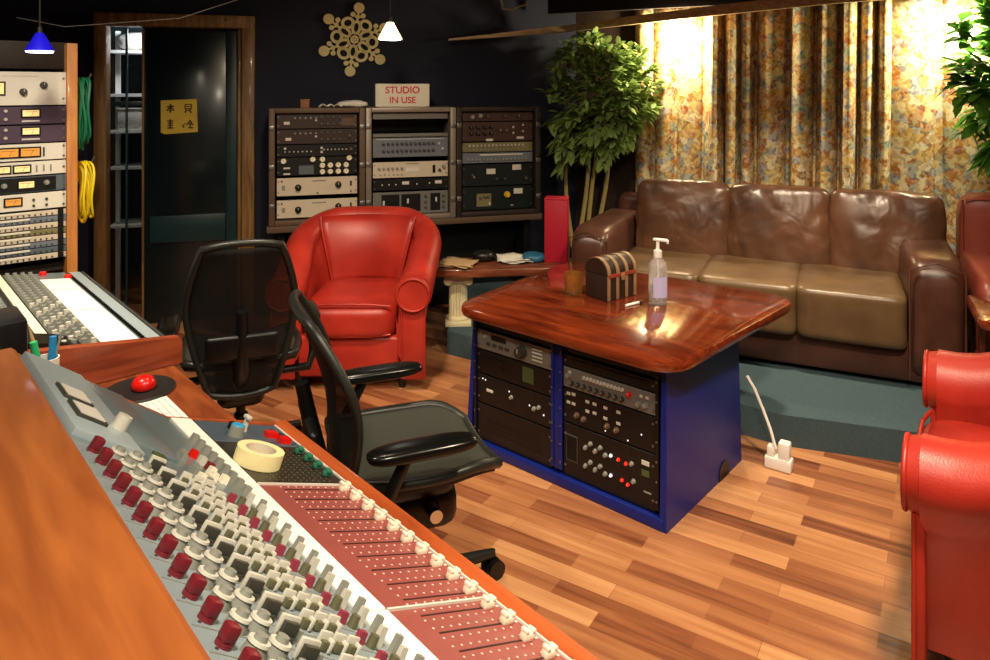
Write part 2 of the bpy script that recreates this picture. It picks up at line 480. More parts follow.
# small dark room behind the glass beside the door
al = MB()
al.box((-.566, .95, .98), (1.3, .04, 2.0), T=TW); al.box((-1.2, .53, .98), (.04, .86, 2.0), T=TW); al.box((.06, .53, .98), (.04, .86, 2.0), T=TW); al.box((-.566, .53, 1.99), (1.3, .86, .04), T=TW)
struct('wall_lobby', al, M['doorrail'])

# bulkhead and beam over the curtain
def tw(x, y, z): return TW @ Vector((x, y, z))
def tc(x, y, z): return TC @ Vector((x, y, z))
bk = MB()
bk.box((1.68, -.28, 2.24), (3.56, .03, .42), T=TC); struct('trim_bulkhead', bk, M['ceil'])
bm_ = MB()
path = [tw(1.18, -.10, 1.835), tw(1.45, -.12, 1.862), tc(.06, -.33, 1.915), tc(.55, -.33, 1.955), tc(1.1, -.33, 1.995), tc(1.75, -.33, 2.035), tc(3.2, -.33, 2.08)]
hs = [.006, .012, .024, .028, .032, .034, .036]
vs = []; fs = []
for i, (p, h) in enumerate(zip(path, hs)):
    d = (path[min(i+1, len(path)-1)] - path[max(i-1, 0)]); d.z = 0; d.normalize(); nrm = Vector((-d.y, d.x, 0))
    for a, b in ((-.014, -h), (.014, -h), (.014, h), (-.014, h)): vs.append(p + nrm * a + Vector((0, 0, b)))
for i in range(len(path) - 1):
    for k in range(4): fs.append([4*i + k, 4*i + (k+1) % 4, 4*i + 4 + (k+1) % 4, 4*i + 4 + k])
fs += [[0, 1, 2, 3], [4*len(path) - 4 + k for k in range(4)]]
bm_.add(vs, fs); struct('trim_beam', bm_, M['beam'])

# ---------------------------------------------------------------- door
dr = bpy.data.objects.new('door_1', None); COL.objects.link(dr); dr.matrix_world = TW @ trans(-.566, 0, 0); tag(dr, kind='structure')
DL, DRt = -.467, .467
f = MB(); f.box((DL + .035, -.03, .97), (.07, .12, 1.94), .006)
f.build('door_frame', M['doorwood'], dr)
f = MB(); f.box((DRt - .04, -.03, .97), (.08, .12, 1.94), .006); f.box((DRt - .095, -.02, .95), (.02, .08, 1.9), .004)
f.build('door_frame', M['doorwood'], dr)
f = MB(); f.box((0, -.03, 1.925), (.934, .13, .08), .006)
for k in range(5): f.sphere((-.3 + .15 * k, -.097, 1.93), .008, n=4)
f.build('door_frame', M['doorwood'], dr)
lf = MB(); lf.box((.075, .03, .945), (.575, .045, 1.88), .004); lf.build('door_leaf', M['doorleaf'], dr)
lf = MB(); lf.box((.325, 0, .945), (.075, .02, 1.86), .004); lf.build('door_stile', M['doorrail'], dr)
lf = MB(); lf.box((.06, 0, .60), (.45, .02, .17), .004); lf.build('door_rail', M['doorrail'], dr)
lf = MB(); lf.box((-.205, .0, .945), (.012, .03, 1.86), .003); lf.build('door_bead', M['doorwood'], dr)
lf = MB(); lf.box((-.305, .03, .945), (.012, .03, 1.86), .003); lf.build('glazing_bar', M['doorrail'], dr)
lf = MB(); lf.box((-.303, .03, 1.40), (.185, .02, .03), .003); lf.build('glazing_bar', M['doorrail'], dr)
gl = MB(); gl.box((-.303, .03, .945), (.19, .006, 1.88)); gl.build('door_glass', M['glass'], dr)
# white metal shelf seen through the glass
sh = thing('metal_shelf', 'white metal shelf with pale boxes seen through the glass strip of the door', 'shelf', (TW @ Vector((-.78, .45, 0))), AW)
for x in (-.26, .1):
    q = MB(); q.box((x, .16, .95), (.03, .03, 1.9)); q.build('post', M['whiteplastic'], sh)
for i, z in enumerate((.55, .95, 1.2, 1.45, 1.75)):
    q = MB(); q.box((-.08, .14, z), (.4, .26, .02)); q.build('shelf_board', M['whiteplastic'], sh)
bxs = thing('storage_boxes', 'stack of crumpled pale packages on the top shelf behind the door glass', 'package', (TW @ Vector((-.78, .45, 1.76))), AW)
q = MB(); q.bm(cushion(.34, .2, .13, 3, 8, .03, 5), T=trans(-.08, .13, .065)); q.build('package', M['cloth'], bxs)
bxs = thing('storage_box', 'pale box on the middle shelf behind the door glass', 'box', (TW @ Vector((-.78, .45, 1.21))), AW)
q = MB(); q.box((-.1, .13, .07), (.28, .2, .14), .01); q.build('carton', M['offwhite'], bxs)
q = MB(); q.box((-.1, .13, .146), (.29, .21, .012), .004); q.build('lid', M['label'], bxs)
# note on the door
nt_ = thing('paper_note', 'yellow square paper note with four dark characters stuck on the dark door', 'note', (TW @ Vector((-.566 + .005, .004, 1.205))), AW + R(0))
q = MB(); q.add([(-.108, 0, .012), (-.085, 0, 0), (.112, -.001, .012), (.105, -.002, .225), (-.108, -.001, .215)], [[0, 1, 2, 3, 4]])
q.add([(-.108, .002, .012), (-.085, .002, 0), (.112, .001, .012), (.105, .001, .225), (-.108, .001, .215)], [[4, 3, 2, 1, 0]])
q.build('sheet', M['noteyellow'], nt_, flip=False)
def glyph(cx, cz, s, strokes):
    q = MB()
    for (x0, z0, x1, z1, w_) in strokes:
        a = Vector((cx + x0 * s, -.004, cz + z0 * s)); b = Vector((cx + x1 * s, -.004, cz + z1 * s)); d = (b - a); L = d.length; ang = math.atan2(d.z, d.x)
        q.box((a + b) / 2, (L, .001, w_ * s), rot=Matrix.Rotation(-ang, 4, 'Y'))
    return q
g1 = [(-.4, .2, .4, .25, .16), (0, .5, 0, -.5, .18), (0, .2, -.4, -.3, .14), (0, .2, .4, -.25, .14), (-.2, -.25, .2, -.25, .1)]
g2 = [(-.35, .5, .35, .5, .12), (-.35, .5, -.35, 0, .12), (.35, .5, .35, 0, .12), (-.35, .27, .35, .27, .1), (-.35, 0, .35, 0, .12), (-.2, 0, -.35, -.5, .14), (.15, 0, .3, -.5, .16), (-.2, -.25, .2, -.25, .1)]
g3 = [(0, .55, 0, -.5, .16), (-.35, .35, .35, .35, .12), (-.25, .1, .3, .1, .12), (-.3, -.15, .3, -.15, .12), (-.3, -.45, .3, -.45, .14)]
g4 = [(.15, .5, -.3, -.1, .14), (.1, .4, .4, -.1, .16), (-.1, .05, .35, .05, .12), (.1, .1, .1, -.4, .14), (-.1, -.4, .45, -.42, .14), (-.7, -.05, -.55, -.4, .16), (-.55, .1, -.4, .0, .12)]
for (cx, cz, g) in ((-.05, .165, g1), (.055, .162, g2), (-.052, .065, g3), (.06, .062, g4)):
    glyph(cx, cz, .055, g).build('character', M['inkbrown'], nt_)

# ---------------------------------------------------------------- curtain
def curtain(x0, x1, label, seed, amp, sp, nx):
    q = MB(); nz = 14; rr = random.Random(seed); P = []; UV = []
    ph = 0; u = 0; prev = None
    pos = []
    x = x0; k = 0
    folds = []
    while x < x1:
        wd = sp * rr.uniform(.6, 1.45); folds.append((x, wd, rr.uniform(.6, 1.25))); x += wd
    for i in range(nx + 1):
        X = x0 + (x1 - x0) * i / nx
        fo = [f_ for f_ in folds if f_[0] <= X + 1e-9][-1]
        t = min(1, (X - fo[0]) / fo[1]); t = max(0, min(1, (t - .07) / .86))
        y = -amp * fo[2] * (abs(math.sin(PI * t)) ** 0.55)
        pos.append((X, y, t, fo))
    us = [0.0]
    for i in range(1, nx + 1):
        us.append(us[-1] + math.hypot(pos[i][0] - pos[i-1][0], pos[i][1] - pos[i-1][1]))
    for j in range(nz + 1):
        z = .16 + (2.06 - .16) * j / nz; g = .75 + .25 * (j / nz)
        row = []
        for i, (X, y, t, fo) in enumerate(pos):
            sway = .02 * math.sin(2.1 * X + seed) * (1 - j / nz) + .05 * (1 - j / nz) * (.5 - (X - x0) / (x1 - x0)) * 0.6
            row.append((X + sway, -.045 + y * (1.15 - .3 * j / nz) + .006 * noise.noise(Vector((X * 6, z * 3, seed))), z))
        P.append(row)
    q.grid(P, T=TC)
    me = q.mesh('curtain_panel', M['curtain'], 80)
    uvl = me.uv_layers.new(name='UVMap')
    for lp in me.loops:
        vi = lp.vertex_index; j, i = divmod(vi, nx + 1)
        uvl.data[lp.index].uv = (us[i], .16 + 1.9 * j / nz)
    o = inst(me, 'floral_curtain'); tag(o, label, 'curtain', None)
    md = o.modifiers.new('thick', 'SOLIDIFY'); md.thickness = .004
    return o
curtain(.47, 1.035, 'left floral curtain panel, brightly lit at its left edge beside the tall leafy plant', 3, .07, .17, 160)
curtain(.975, 2.07, 'middle floral curtain panel hanging in deep shadowed folds behind the sofa', 8, .15, .14, 260)
curtain(2.0, 3.3, 'right floral curtain panel, flatter and brightly lit beside the bright green plant', 5, .055, .27, 200)

# ---------------------------------------------------------------- sofa
SA = Vector((1.615, 3.37, .13)); 
TS = trans(*(SA)) @ rotz(AC)          # local x along the front, local y to the back
SOA = R(-25)
so = thing('leather_sofa', 'brown leather three seat sofa on the teal carpeted platform before the curtain', 'sofa', SA + CL * (-.42) - CD * 0, SOA)
SX0, SX1 = -.93, .93; AWD = .235
LFT = -1.0 + .0
def sx(x): return x
b_ = MB(); b_.box((0, .45, .115), (1.84, .84, .19), .03); b_.build('base', M['brownsmooth'], so)
b_ = MB(); b_.box((.02, .82, .40), (1.76, .12, .60), .05, seg=4); b_.build('back_frame', M['brownsmooth'], so)
for s in (-1, 1):
    b_ = MB(); b_.bm(cushion(AWD, .90, .58, 7, 12, .008, 3 + s), T=trans(s * (.93 - AWD/2), .445, .315))
    ar = b_.build('armrest', M['brownsmooth'], so, 60)
    b_ = MB(); b_.tube([(s*.93 - s*.01, -.005, .05), (s*.93 - s*.01, -.008, .55), (s*(.93 - AWD/2), -.008, .588), (s*(.93 - AWD) + s*.01, -.008, .55), (s*(.93-AWD) + s*.01, -.005, .05)], .005, 6); b_.build('piping', M['brownsmooth'], ar)
iw = (1.86 - 2 * AWD) / 3
for k in range(3):
    x = -.93 + AWD + iw * (k + .5)
    b_ = MB(); b_.bm(cushion(iw + .010, .68, .25, 14, 16, .004, 10 + k), T=trans(x, .305, .30)); b_.build('seat_cushion', M['olive'], so, 60)
    xb = .115 + (k - 1) * (iw + .065); b_ = MB(); b_.bm(cushion(iw + .09, .27, .50, 8, 24, .022, 20 + k, .035), T=trans(xb, .64, .565) @ rotx(R(-9))); b_.build('back_cushion', M['brown'], so, 60)
for x in (-.85, .85):
    for y in (.08, .80):
        b_ = MB(); b_.box((x, y, .012), (.07, .07, .026), .004); b_.build('foot', M['darkfoot'], so)

# corner armchair to the right of the sofa (only its back shows)
lc = thing('leather_armchair', 'reddish brown leather armchair in the corner just right of the sofa', 'armchair', SA + CL * .90 + CD * .02, AC)
q = MB(); q.box((0, .42, .12), (.72, .76, .2), .03); q.build('base', M['rose'], lc)
q = MB(); q.bm(cushion(.72, .20, .80, 9, 12, .004, 4), T=trans(0, .76, .42)); q.build('backrest', M['rose'], lc, 60)
q = MB(); q.tube([(-.345, .665, .3), (-.345, .665, .79), (-.25, .66, .80), (.25, .66, .80), (.345, .665, .79), (.345, .665, .3)], .006, 6); q.build('piping', M['rose'], lc)
for s in (-1, 1):
    q = MB(); q.bm(cushion(.15, .76, .52, 6, 8, .004, 6), T=trans(s * .285, .40, .28)); q.build('armrest', M['rose'], lc, 60)
q = MB(); q.bm(cushion(.44, .56, .18, 5, 8, .006, 7), T=trans(0, .36, .32)); q.build('seat_cushion', M['rose'], lc, 60)
for s in (-1, 1):
    for y in (.08, .76):
        q = MB(); q.box((s * .3, y, .012), (.06, .06, .026), .004); q.build('foot', M['darkfoot'], lc)

# ---------------------------------------------------------------- tub armchairs
def tub_chair(name, label, loc, rz, group):
    r = thing(name, label, 'armchair', loc, rz, group)
    a, yb, yf = .322, .29, -.37
    path = []
    for t in [i / 8 for i in range(8)]: path.append((a, yf + t * (0.02 - yf), 0.0))
    nb = 22
    for i in range(nb + 1):
        th = PI * i / nb
        path.append((a * math.copysign(abs(math.cos(th)) ** .85, math.cos(th)), .02 + (yb - .02) * abs(math.sin(th)) ** .85, math.sin(th)))
    for t in [i / 8 for i in range(8)][::-1]: path.append((-a, yf + t * (0.02 - yf), 0.0))
    n = len(path); rows = []; tops = []
    for i, (x, y, k) in enumerate(path):
        p, q_ = path[max(i-1, 0)], path[min(i+1, n-1)]
        d = Vector((q_[0] - p[0], q_[1] - p[1], 0)).normalized(); nrm = Vector((d.y, -d.x, 0))   # outward
        s = max(0, min(1, (y + .30) / .56)); s = s ** 1.15
        zt = .575 + .225 * s; rr = .092 - .022 * s; 
        lean = .05 * s
        cz = zt - rr
        prof = [(-.005 - .02 * (1-s), .07), (.02, .2), (.045, .38), (.055, cz - rr * 1.05)]
        prof += [(lean + rr * math.cos(R(g)), cz + rr * math.sin(R(g))) for g in (-50, -25, 0, 25, 50, 75, 100, 125, 150, 180, 205)]
        prof += [(-rr * .80 + lean * .6, cz - rr * .75), (-.075 + lean*.2, cz - .16), (-.085, .36), (-.085, .2)]
        tops.append((x, y, nrm, lean, cz, rr))
        rows.append([Vector((x, y, z)) + nrm * o for (o, z) in prof])
    m = MB(); m.grid(rows)
    np_ = len(rows[0]); m.f.append(list(range(np_))); m.mi.append(0); m.f.append([(n-1) * np_ + j for j in range(np_)][::-1]); m.mi.append(0)
    m.build('shell', M['red'], r, 50)
    for s, row in ((1, rows[0]), (-1, rows[-1])):
        # scroll panel and its piping on the arm front
        x, y, nrm, lean, cz, rr = tops[0 if s == 1 else -1]
        pn = MB(); pn.cyl((x, y - .030, cz), (x, y + .01, cz), rr * .86, rr * .97, n=28)
        pn.box((x + s * .0, y - .001, cz / 2 + .03), (.115, .024, cz - .06), .008)
        po = pn.build('arm_front', M['red'], r, 50)
        pp = MB()
        arc = [Vector((x + rr * .86 * math.cos(R(g)), y - .030, cz + rr * .86 * math.sin(R(g)))) for g in range(-90, 271, 15)]
        pp.tube([(x + .056, y - .012, .07), (x + .056, y - .012, cz - rr * .7)], .005, 6); pp.tube([(x - .056, y - .012, .07), (x - .056, y - .012, cz - rr * .7)], .005, 6)
        pp.tube(arc, .007, 6); pp.build('piping', M['red'], po, 80)
    bc = MB()                                    # inner back pad between the two seams
    P = []
    for i in range(15):
        u = -1 + 2 * i / 14; row = []
        for j in range(11):
            v = j / 10; wdt = .185 + .085 * v
            x = u * wdt
            y = .215 - .10 * abs(u) ** 2.2 + .035 * v - .055 * (1 - abs(u) ** 3) * math.sin(PI * (.15 + .8 * v)) 
            row.append((x, y + .03 * max(0, (v - .7) / .3) ** 2, .40 + .365 * v))
        P.append(row)
    bc.grid(P); bo = bc.build('back_pad', M['red'], r, 80)
    md = bo.modifiers.new('thick', 'SOLIDIFY'); md.thickness = .05; md.offset = -1
    for s in (-1, 1):
        pp = MB(); pp.tube([Vector(P[0 if s < 0 else -1][j]) + Vector((0, -.004, 0)) for j in range(11)], .006, 6); pp.build('piping', M['red'], bo, 80)
    sc = MB(); sc.bm(cushion(.485, .62, .18, 5.5, 12, .006, 2), T=trans(0, -.10, .34)); co_ = sc.build('seat_cushion', M['red'], r, 60)
    pp = MB(); pp.tube([(-.21, -.385, .425), (-.1, -.397, .437), (.1, -.397, .437), (.21, -.385, .425)], .006, 6); pp.tube([(-.21, -.385, .285), (-.1, -.395, .278), (.1, -.395, .278), (.21, -.385, .285)], .006, 6); pp.build('piping', M['red'], co_, 80)
    fr = MB(); fr.box((0, -.33, .17), (.50, .09, .20), .015); fr.box((0, 0, .15), (.5, .56, .12), .01); fr.build('front_rail', M['red'], r, 50)
    for x in (-.26, .26):
        for y in (-.31, .22):
            ft = MB(); ft.cyl((x, y, 0), (x, y, .10), .018, .028, 12); ft.build('foot', M['darkfoot'], r)
    return r
tc1 = tub_chair('tub_armchair', 'red leather tub armchair standing below the wall racks, whole chair in view', (-.725, 3.93, 0), R(0), 'red leather tub armchairs')
tc2 = copy_tree(tc1)
fx, fy = -.825, .565
tc2.location = (1.265 + .418 * .825, 2.11 - .418 * .565, 0); tc2.rotation_euler = (0, 0, math.atan2(-.825, -.565))
tc2.scale = (1.1, 1.1, 1.09); tc2['label'] = 'red leather tub armchair cut off by the right edge of the photo'

# ---------------------------------------------------------------- rack coffee table
TA = math.atan2(-.656, .755); TCX = Vector((.522, 3.044, 0))
ta = thing('rack_coffee_table', 'blue equipment rack coffee table with glossy rounded dark wood top', 'coffee table', TCX, TA)
def rounded(pts, r, n=6):
    out = []
    m = len(pts)
    for i in range(m):
        p, a, b = Vector(pts[i]), Vector(pts[i-1]), Vector(pts[(i+1) % m])
        da, db = (a - p).normalized(), (b - p).normalized(); q0, q1 = p + da * r, p + db * r
        for k in range(n + 1):
            t = k / n; out.append(((1-t)**2 * q0 + 2*t*(1-t) * p + t*t * q1))
    return out
top = [Vector((-.50, -.50)), Vector((.515, -.505)), Vector((.565, .55)), Vector((-.58, .45))]
def slab(m, outline, z0, z1, bev):
    c = sum(outline, Vector((0, 0))) / len(outline); n = len(outline)
    loops = []
    for z, ins in ((z0, bev), (z0 + bev * .3, bev * .3), (z0 + bev, 0), (z1 - bev, 0), (z1 - bev * .3, bev * .3), (z1, bev)):
        loops.append([Vector((p.x, p.y, z)) + Vector(((c - p).normalized().x, (c - p).normalized().y, 0)) * ins for p in outline])
    vs = [p for l in loops for p in l]; fs = []
    for i in range(len(loops) - 1):
        for k in range(n):
            j = (k + 1) % n; fs.append([i*n + k, i*n + j, (i+1)*n + j, (i+1)*n + k])
    fs += [list(range(n))[::-1], [(len(loops)-1)*n + k for k in range(n)]]
    m.add(vs, fs)
q = MB(); slab(q, rounded(top, .13, 8), .556, .60, .016); q.build('tabletop', M['tabletop'], ta, 40)
def wedge(m, x0b, x1b, x0t, x1t, y0b, y1b, y0t, y1t, z0, z1):
    m.add([(x0b, y0b, z0), (x1b, y0b, z0), (x1b, y1b, z0), (x0b, y1b, z0), (x0t, y0t, z1), (x1t, y0t, z1), (x1t, y1t, z1), (x0t, y1t, z1)],
          [[0, 3, 2, 1], [4, 5, 6, 7], [0, 1, 5, 4], [1, 2, 6, 5], [2, 3, 7, 6], [3, 0, 4, 7]])
BF = -.415
q = MB(); wedge(q, .425, .45, .42, .44, BF - .02, .20, BF, .19, 0, .556); q.build('side_panel', M['blue'], ta)
hole = MB(); hole.cyl((.4505, .03, .02), (.4525, .03, .02), .045, n=20); hole.box((.4515, .03, .010), (.002, .09, .02)); hole.build('cable_hole', M['black'], ta)
q = MB(); wedge(q, -.475, -.45, -.45, -.43, BF - .02, .20, BF, .19, 0, .556); q.build('side_panel', M['blue'], ta)
q = MB(); q.box((-.012, .19, .28), (.88, .02, .55)); q.build('back_panel', M['black'], ta)
q = MB(); q.box((-.012, BF + .30, .02), (.88, .58, .04)); q.box((-.012, BF - .005, .02), (.90, .035, .04), .003); q.build('plinth', M['blue'], ta)
q = MB(); q.box((-.012, BF + .02, .53), (.87, .03, .052)); q.build('top_rail', M['black'], ta)  # black puts the shade beneath the overhanging top into its colour
q = MB(); q.box((-.012, BF + .01, .29), (.028, .04, .47), .003); q.build('divider', M['blue'], ta)
for x in (-.032, .008, -.43, .41):
    q = MB(); q.box((x, BF - .0105, .29), (.012, .004, .46))
    q.build('rack_rail', M['blue'] if abs(x) < .1 else M['black'], ta)
    for k in range(7):
        s_ = MB(); s_.cyl((x, BF - .013, .09 + .068 * k), (x, BF - .017, .09 + .068 * k), .0035, n=8); s_.build('rail_screw', M['steel'], ta)
# ---------------------------------------------------------------- shared small parts
CACHE = {}
def sh_mesh(key, fn):
    if key not in CACHE: CACHE[key] = fn()
    return CACHE[key]
def knob_y(r, m, h=None):          # knob pointing to -y
    h = h or r * 1.3
    def f():
        q = MB(); q.cyl((0, 0, 0), (0, -h * .25, 0), r * 1.1, r * 1.05, 14); q.cyl((0, -h * .25, 0), (0, -h, 0), r * .92, r * .8, 14)
        q.box((0, -h - .0006, r * .4), (r * .16, .0012, r * .7), mi=1)
        return q.mesh('knob', [M[m], M['kwhite'] if m not in ('kwhite', 'ivory', 'offwhite') else M['kdark']])
    return sh_mesh(('ky', r, m, h), f)
def plate_y(w, h, m, t=.003, name='meter', bev=.001):
    def f():
        q = MB(); q.box((0, -t / 2, 0), (w, t, h), min(bev, t * .4), seg=1); return q.mesh(name, M[m])
    return sh_mesh(('py', w, h, m, t), f)
def meter_y(w, h, m):
    def f():
        q = MB(); q.box((0, -.002, 0), (w + .012, .004, h + .012), .001, seg=1, mi=0); q.box((0, -.0045, 0), (w, .002, h), mi=1)
        q.box((w * .1, -.0058, -h * .05), (.0012, .0006, h * .75), mi=2, rot=roty(.4)); q.box((0, -.0058, h * .25), (w * .8, .0006, .0012), mi=2)
        return q.mesh('meter', [M['black'], M[m], M['kdark']])
    return sh_mesh(('my', w, h, m), f)
def screw_y():
    def f():
        q = MB(); q.cyl((0, 0, 0), (0, -.002, 0), .0045, n=10); return q.mesh('rack_screw', M['steel'])
    return sh_mesh('screw', f)

def unit(name, label, group, T, x, z, w, h, face, feats, depth=.22, screws=True, cat='audio equipment', chassis=True):
    """one rack unit; T = frame of the rack front (x right, z up, -y to the room); x, z = bottom centre"""
    o = bpy.data.objects.new(name, None); COL.objects.link(o); o.empty_display_size = .03
    o.matrix_world = T @ trans(x, 0, z); tag(o, label, cat, group)
    q = MB(); q.box((0, -.002, h / 2), (w, .004, h - .0015), .001, seg=1); q.build('faceplate', M[face], o)
    if chassis:
        q = MB(); q.box((0, depth / 2 + .001, h / 2), (w * .90, depth, h * .90)); q.build('chassis', M['black'], o)
    if screws:
        for sx_ in (-1, 1):
            for sz in ((.2, .8) if h > .06 else (.5,)):
                inst(screw_y(), 'rack_screw', o, (sx_ * (w / 2 - .009), -.004, h * sz))
    for ft in feats:
        k = ft[0]
        if k == 'k':
            _, nm, m, r, pts = ft
            for (fx_, fz) in pts: inst(knob_y(r, m), nm, o, (fx_ * w, -.004, fz * h))
        elif k == 'p':
            _, nm, m, pw, ph, pts = ft
            for (fx_, fz) in pts: inst(plate_y(pw, ph, m, .005 if nm in ('button', 'switch') else .002, nm), nm, o, (fx_ * w, -.004, fz * h))
        elif k == 'm':
            _, nm, m, pw, ph, pts = ft
            for (fx_, fz) in pts: inst(meter_y(pw, ph, m), nm, o, (fx_ * w, -.004, fz * h))
        elif k == 'h':
            for fx_ in ft[1]:
                q = MB(); X = fx_ * w; q.tube([(X, -.003, h * .18), (X, -.03, h * .24), (X, -.03, h * .76), (X, -.003, h * .82)], .0045, 8); q.build('handle', M['steel'], o)
    return o
def row(x0, x1, n, z): return [(x0 + (x1 - x0) * i / max(1, n - 1), z) for i in range(n)]

# ---------------------------------------------------------------- wall racks
AR = math.atan2(.283, 1.0)
RL = Vector((-1.385, 4.40, 0)); 
TR = trans(*RL) @ rotz(math.atan2(.48, 1.69))
CW = .585; ZB, ZT = .655, 1.375; CH = ZT - ZB; RD = .30
st = thing('rack_bench', 'low dark bench carrying the three equipment cases behind the red tub armchair', 'bench', TR @ Vector((CW * 1.5, .15, 0)), math.atan2(.48, 1.69))
q = MB(); q.box((0, 0, ZB - .022), (CW * 3 + .02, .34, .04), .004); q.build('bench_top', M['casebrown'], st)
for x in (-.8, 0, .8):
    q = MB(); q.box((x, .03, (ZB - .042) / 2), (.04, .26, ZB - .042)); q.build('leg_panel', M['black'], st)
q = MB(); q.box((0, .14, (ZB - .042) / 2), (1.56, .02, ZB - .05)); q.build('back_panel', M['black'], st)
def case(k, m, label):
    o = bpy.data.objects.new('equipment_case', None); COL.objects.link(o); o.matrix_world = TR @ trans(CW * (k + .5), 0, ZB); tag(o, label, 'rack case', 'equipment cases on the bench')
    W = CW - .004
    for s in (-1, 1):
        q = MB(); q.box((s * (W / 2 - .018), RD / 2 - .012, CH / 2), (.036, RD + .024, CH), .006); q.build('side_panel', M[m], o)
        for z in (.12, .36, .6):
            c = MB(); c.box((s * (W / 2 - .018), -.026, z), (.030, .006, .03), .002); c.build('corner_clip', M['steel'], o)
    q = MB(); q.box((0, RD / 2 - .012, CH - .015), (W - .072, RD + .02, .03), .004); q.build('top_panel', M[m], o)
    q = MB(); q.box((0, RD / 2 - .012, .015), (W - .072, RD + .02, .03), .004); q.build('bottom_panel', M[m], o)
    q = MB(); q.box((0, RD - .01, CH / 2), (W - .07, .012, CH - .06)); q.build('back_panel', M['black'], o)
    return o
case(0, 'casebrown', 'left equipment case on the bench, brown frame, holding the two cream amplifiers')
case(1, 'alu', 'middle equipment case of the three, silver frame, directly below the studio sign')
case(2, 'casedark', 'right equipment case of the three, dark frame, nearest the tall leafy plant')
def TU(k): return TR @ trans(CW * (k + .5), .012, ZB)
G = 'rack units in the cases on the bench'
UW = .486
def fz(a, b): return CH * (1 - b / 590.0) , CH * (b - a) / 590.0
def U(k, a, b, label, face, feats, **kw):
    z, h = fz(a, b); return unit('rack_unit', label, G, TU(k), 0, z, UW, h - .003, face, feats, **kw)
U(0, 27, 104, 'topmost dark brown unit in the left case, small knobs and a white tag', 'dkbrown',
  [('k', 'knob', 'kgrey', .006, row(-.28, -.02, 5, .72)), ('p', 'label', 'label', .035, .018, [(-.38, .38)]), ('k', 'knob', 'kdark', .009, row(.05, .28, 4, .75) + row(.05, .28, 4, .28)), ('k', 'knob', 'kwhite', .007, [(-.02, .55)]), ('p', 'display', 'casebrown', .09, .05, [(.39, .45)])])
U(0, 105, 182, 'second dark brown unit from the top of the left case, white tag at left', 'dkbrown',
  [('k', 'knob', 'kgrey', .006, row(-.28, -.02, 5, .72)), ('p', 'label', 'label', .035, .018, [(-.36, .34)]), ('k', 'knob', 'kdark', .009, row(.05, .28, 4, .75) + row(.05, .28, 4, .28)), ('k', 'knob', 'kwhite', .007, [(-.02, .5)]), ('k', 'knob', 'kdark', .012, [(.4, .5)])])
U(0, 183, 246, 'black unit in the left case with two rows of tiny white dot buttons', 'blackface',
  [('p', 'button', 'kwhite', .008, .008, row(-.40, -.08, 7, .42) + row(.08, .36, 7, .55)), ('p', 'button', 'kwhite', .014, .014, [(-.40, .70), (.05, .7), (.05, .35)]), ('k', 'knob', 'casebrown', .010, [(.42, .55)])])
U(0, 247, 342, 'dark unit in the left case with eight round cream knobs in two rows', 'blackface',
  [('k', 'knob', 'ivory', .0155, row(.06, .36, 4, .52) + row(.06, .36, 4, .17)), ('k', 'knob', 'ivory', .0155, [(-.42, .80), (-.06, .86), (.06, .86), (.40, .90)]), ('p', 'label', 'label', .04, .01, [(-.38, .42), (-.38, .10)]), ('p', 'display', 'greyface', .09, .055, [(-.14, .30)])])
amp = [('k', 'knob', 'black', .0185, [(-.24, .45), (.26, .55)]), ('p', 'label', 'kgrey', .085, .008, [(.02, .80)]), ('p', 'switch', 'kdark', .012, .03, [(.42, .60)]), ('p', 'button', 'black', .009, .009, [(-.44, .82), (0, .12), (.42, .16)]), ('p', 'label', 'kgrey', .02, .03, [(-.42, .45)])]
U(0, 350, 444, 'upper of the two cream amplifiers in the left case, two black knobs', 'cream', amp)
U(0, 462, 556, 'lower of the two cream amplifiers in the left case, two black knobs', 'cream', amp)
U(1, 27, 62, 'plain silver blank panel at the top of the middle case', 'silverface', [('p', 'switch', 'kgrey', .02, .008, [(-.4, .5)])], cat='blank panel')
U(1, 134, 156, 'narrow silver strip panel below the open black gap in the middle case', 'silverface', [('p', 'label', 'kgrey', .3, .004, [(0, .5)])], cat='blank panel')
U(1, 157, 262, 'blue grey unit in the middle case with two rows of dark knobs', 'bluestrip',
  [('k', 'knob', 'kdark', .0095, row(-.36, .30, 12, .68) + row(-.36, .30, 12, .32)), ('k', 'knob', 'kwhite', .008, [(.38, .66), (.43, .4)]), ('p', 'label', 'label', .44, .004, [(0, .92)])])
U(1, 284, 370, 'cream unit in the middle case with a row of small knobs and a black slot', 'cream',
  [('k', 'knob', 'kgrey', .0085, row(-.42, -.12, 6, .58)), ('p', 'button', 'kgrey', .01, .008, row(-.40, -.12, 6, .2)), ('p', 'label', 'offwhite', .085, .028, [(.02, .5)]), ('p', 'label', 'kgrey', .085, .006, [(.02, .88)]), ('p', 'switch', 'black', .018, .05, [(.31, .5)]), ('k', 'knob', 'kdark', .010, [(.39, .4)]), ('k', 'knob', 'kgrey', .012, [(.445, .62)])])
U(1, 374, 436, 'black unit in the middle case with a line of white indicators and two tags', 'blackface',
  [('p', 'button', 'kwhite', .009, .009, row(-.38, -.20, 3, .5) + [(.08, .5), (.25, .55)]), ('p', 'label', 'label', .045, .02, [(-.07, .62), (.37, .62)])])
U(1, 442, 562, 'bottom unit of the middle case, black modules framed by silver strips', 'silverface',
  [('p', 'module', 'blackface', .115, .112, [(-.27, .5)]), ('p', 'module', 'blackface', .125, .112, [(.0, .5)]), ('p', 'module', 'blackface', .065, .112, [(.33, .5)]), ('p', 'switch', 'kwhite', .012, .03, [(-.36, .52), (-.04, .58), (.34, .6)]), ('k', 'knob', 'kdark', .009, [(.20, .75), (.20, .5), (.20, .25), (.44, .75), (.44, .5), (.44, .25), (-.44, .3)])])
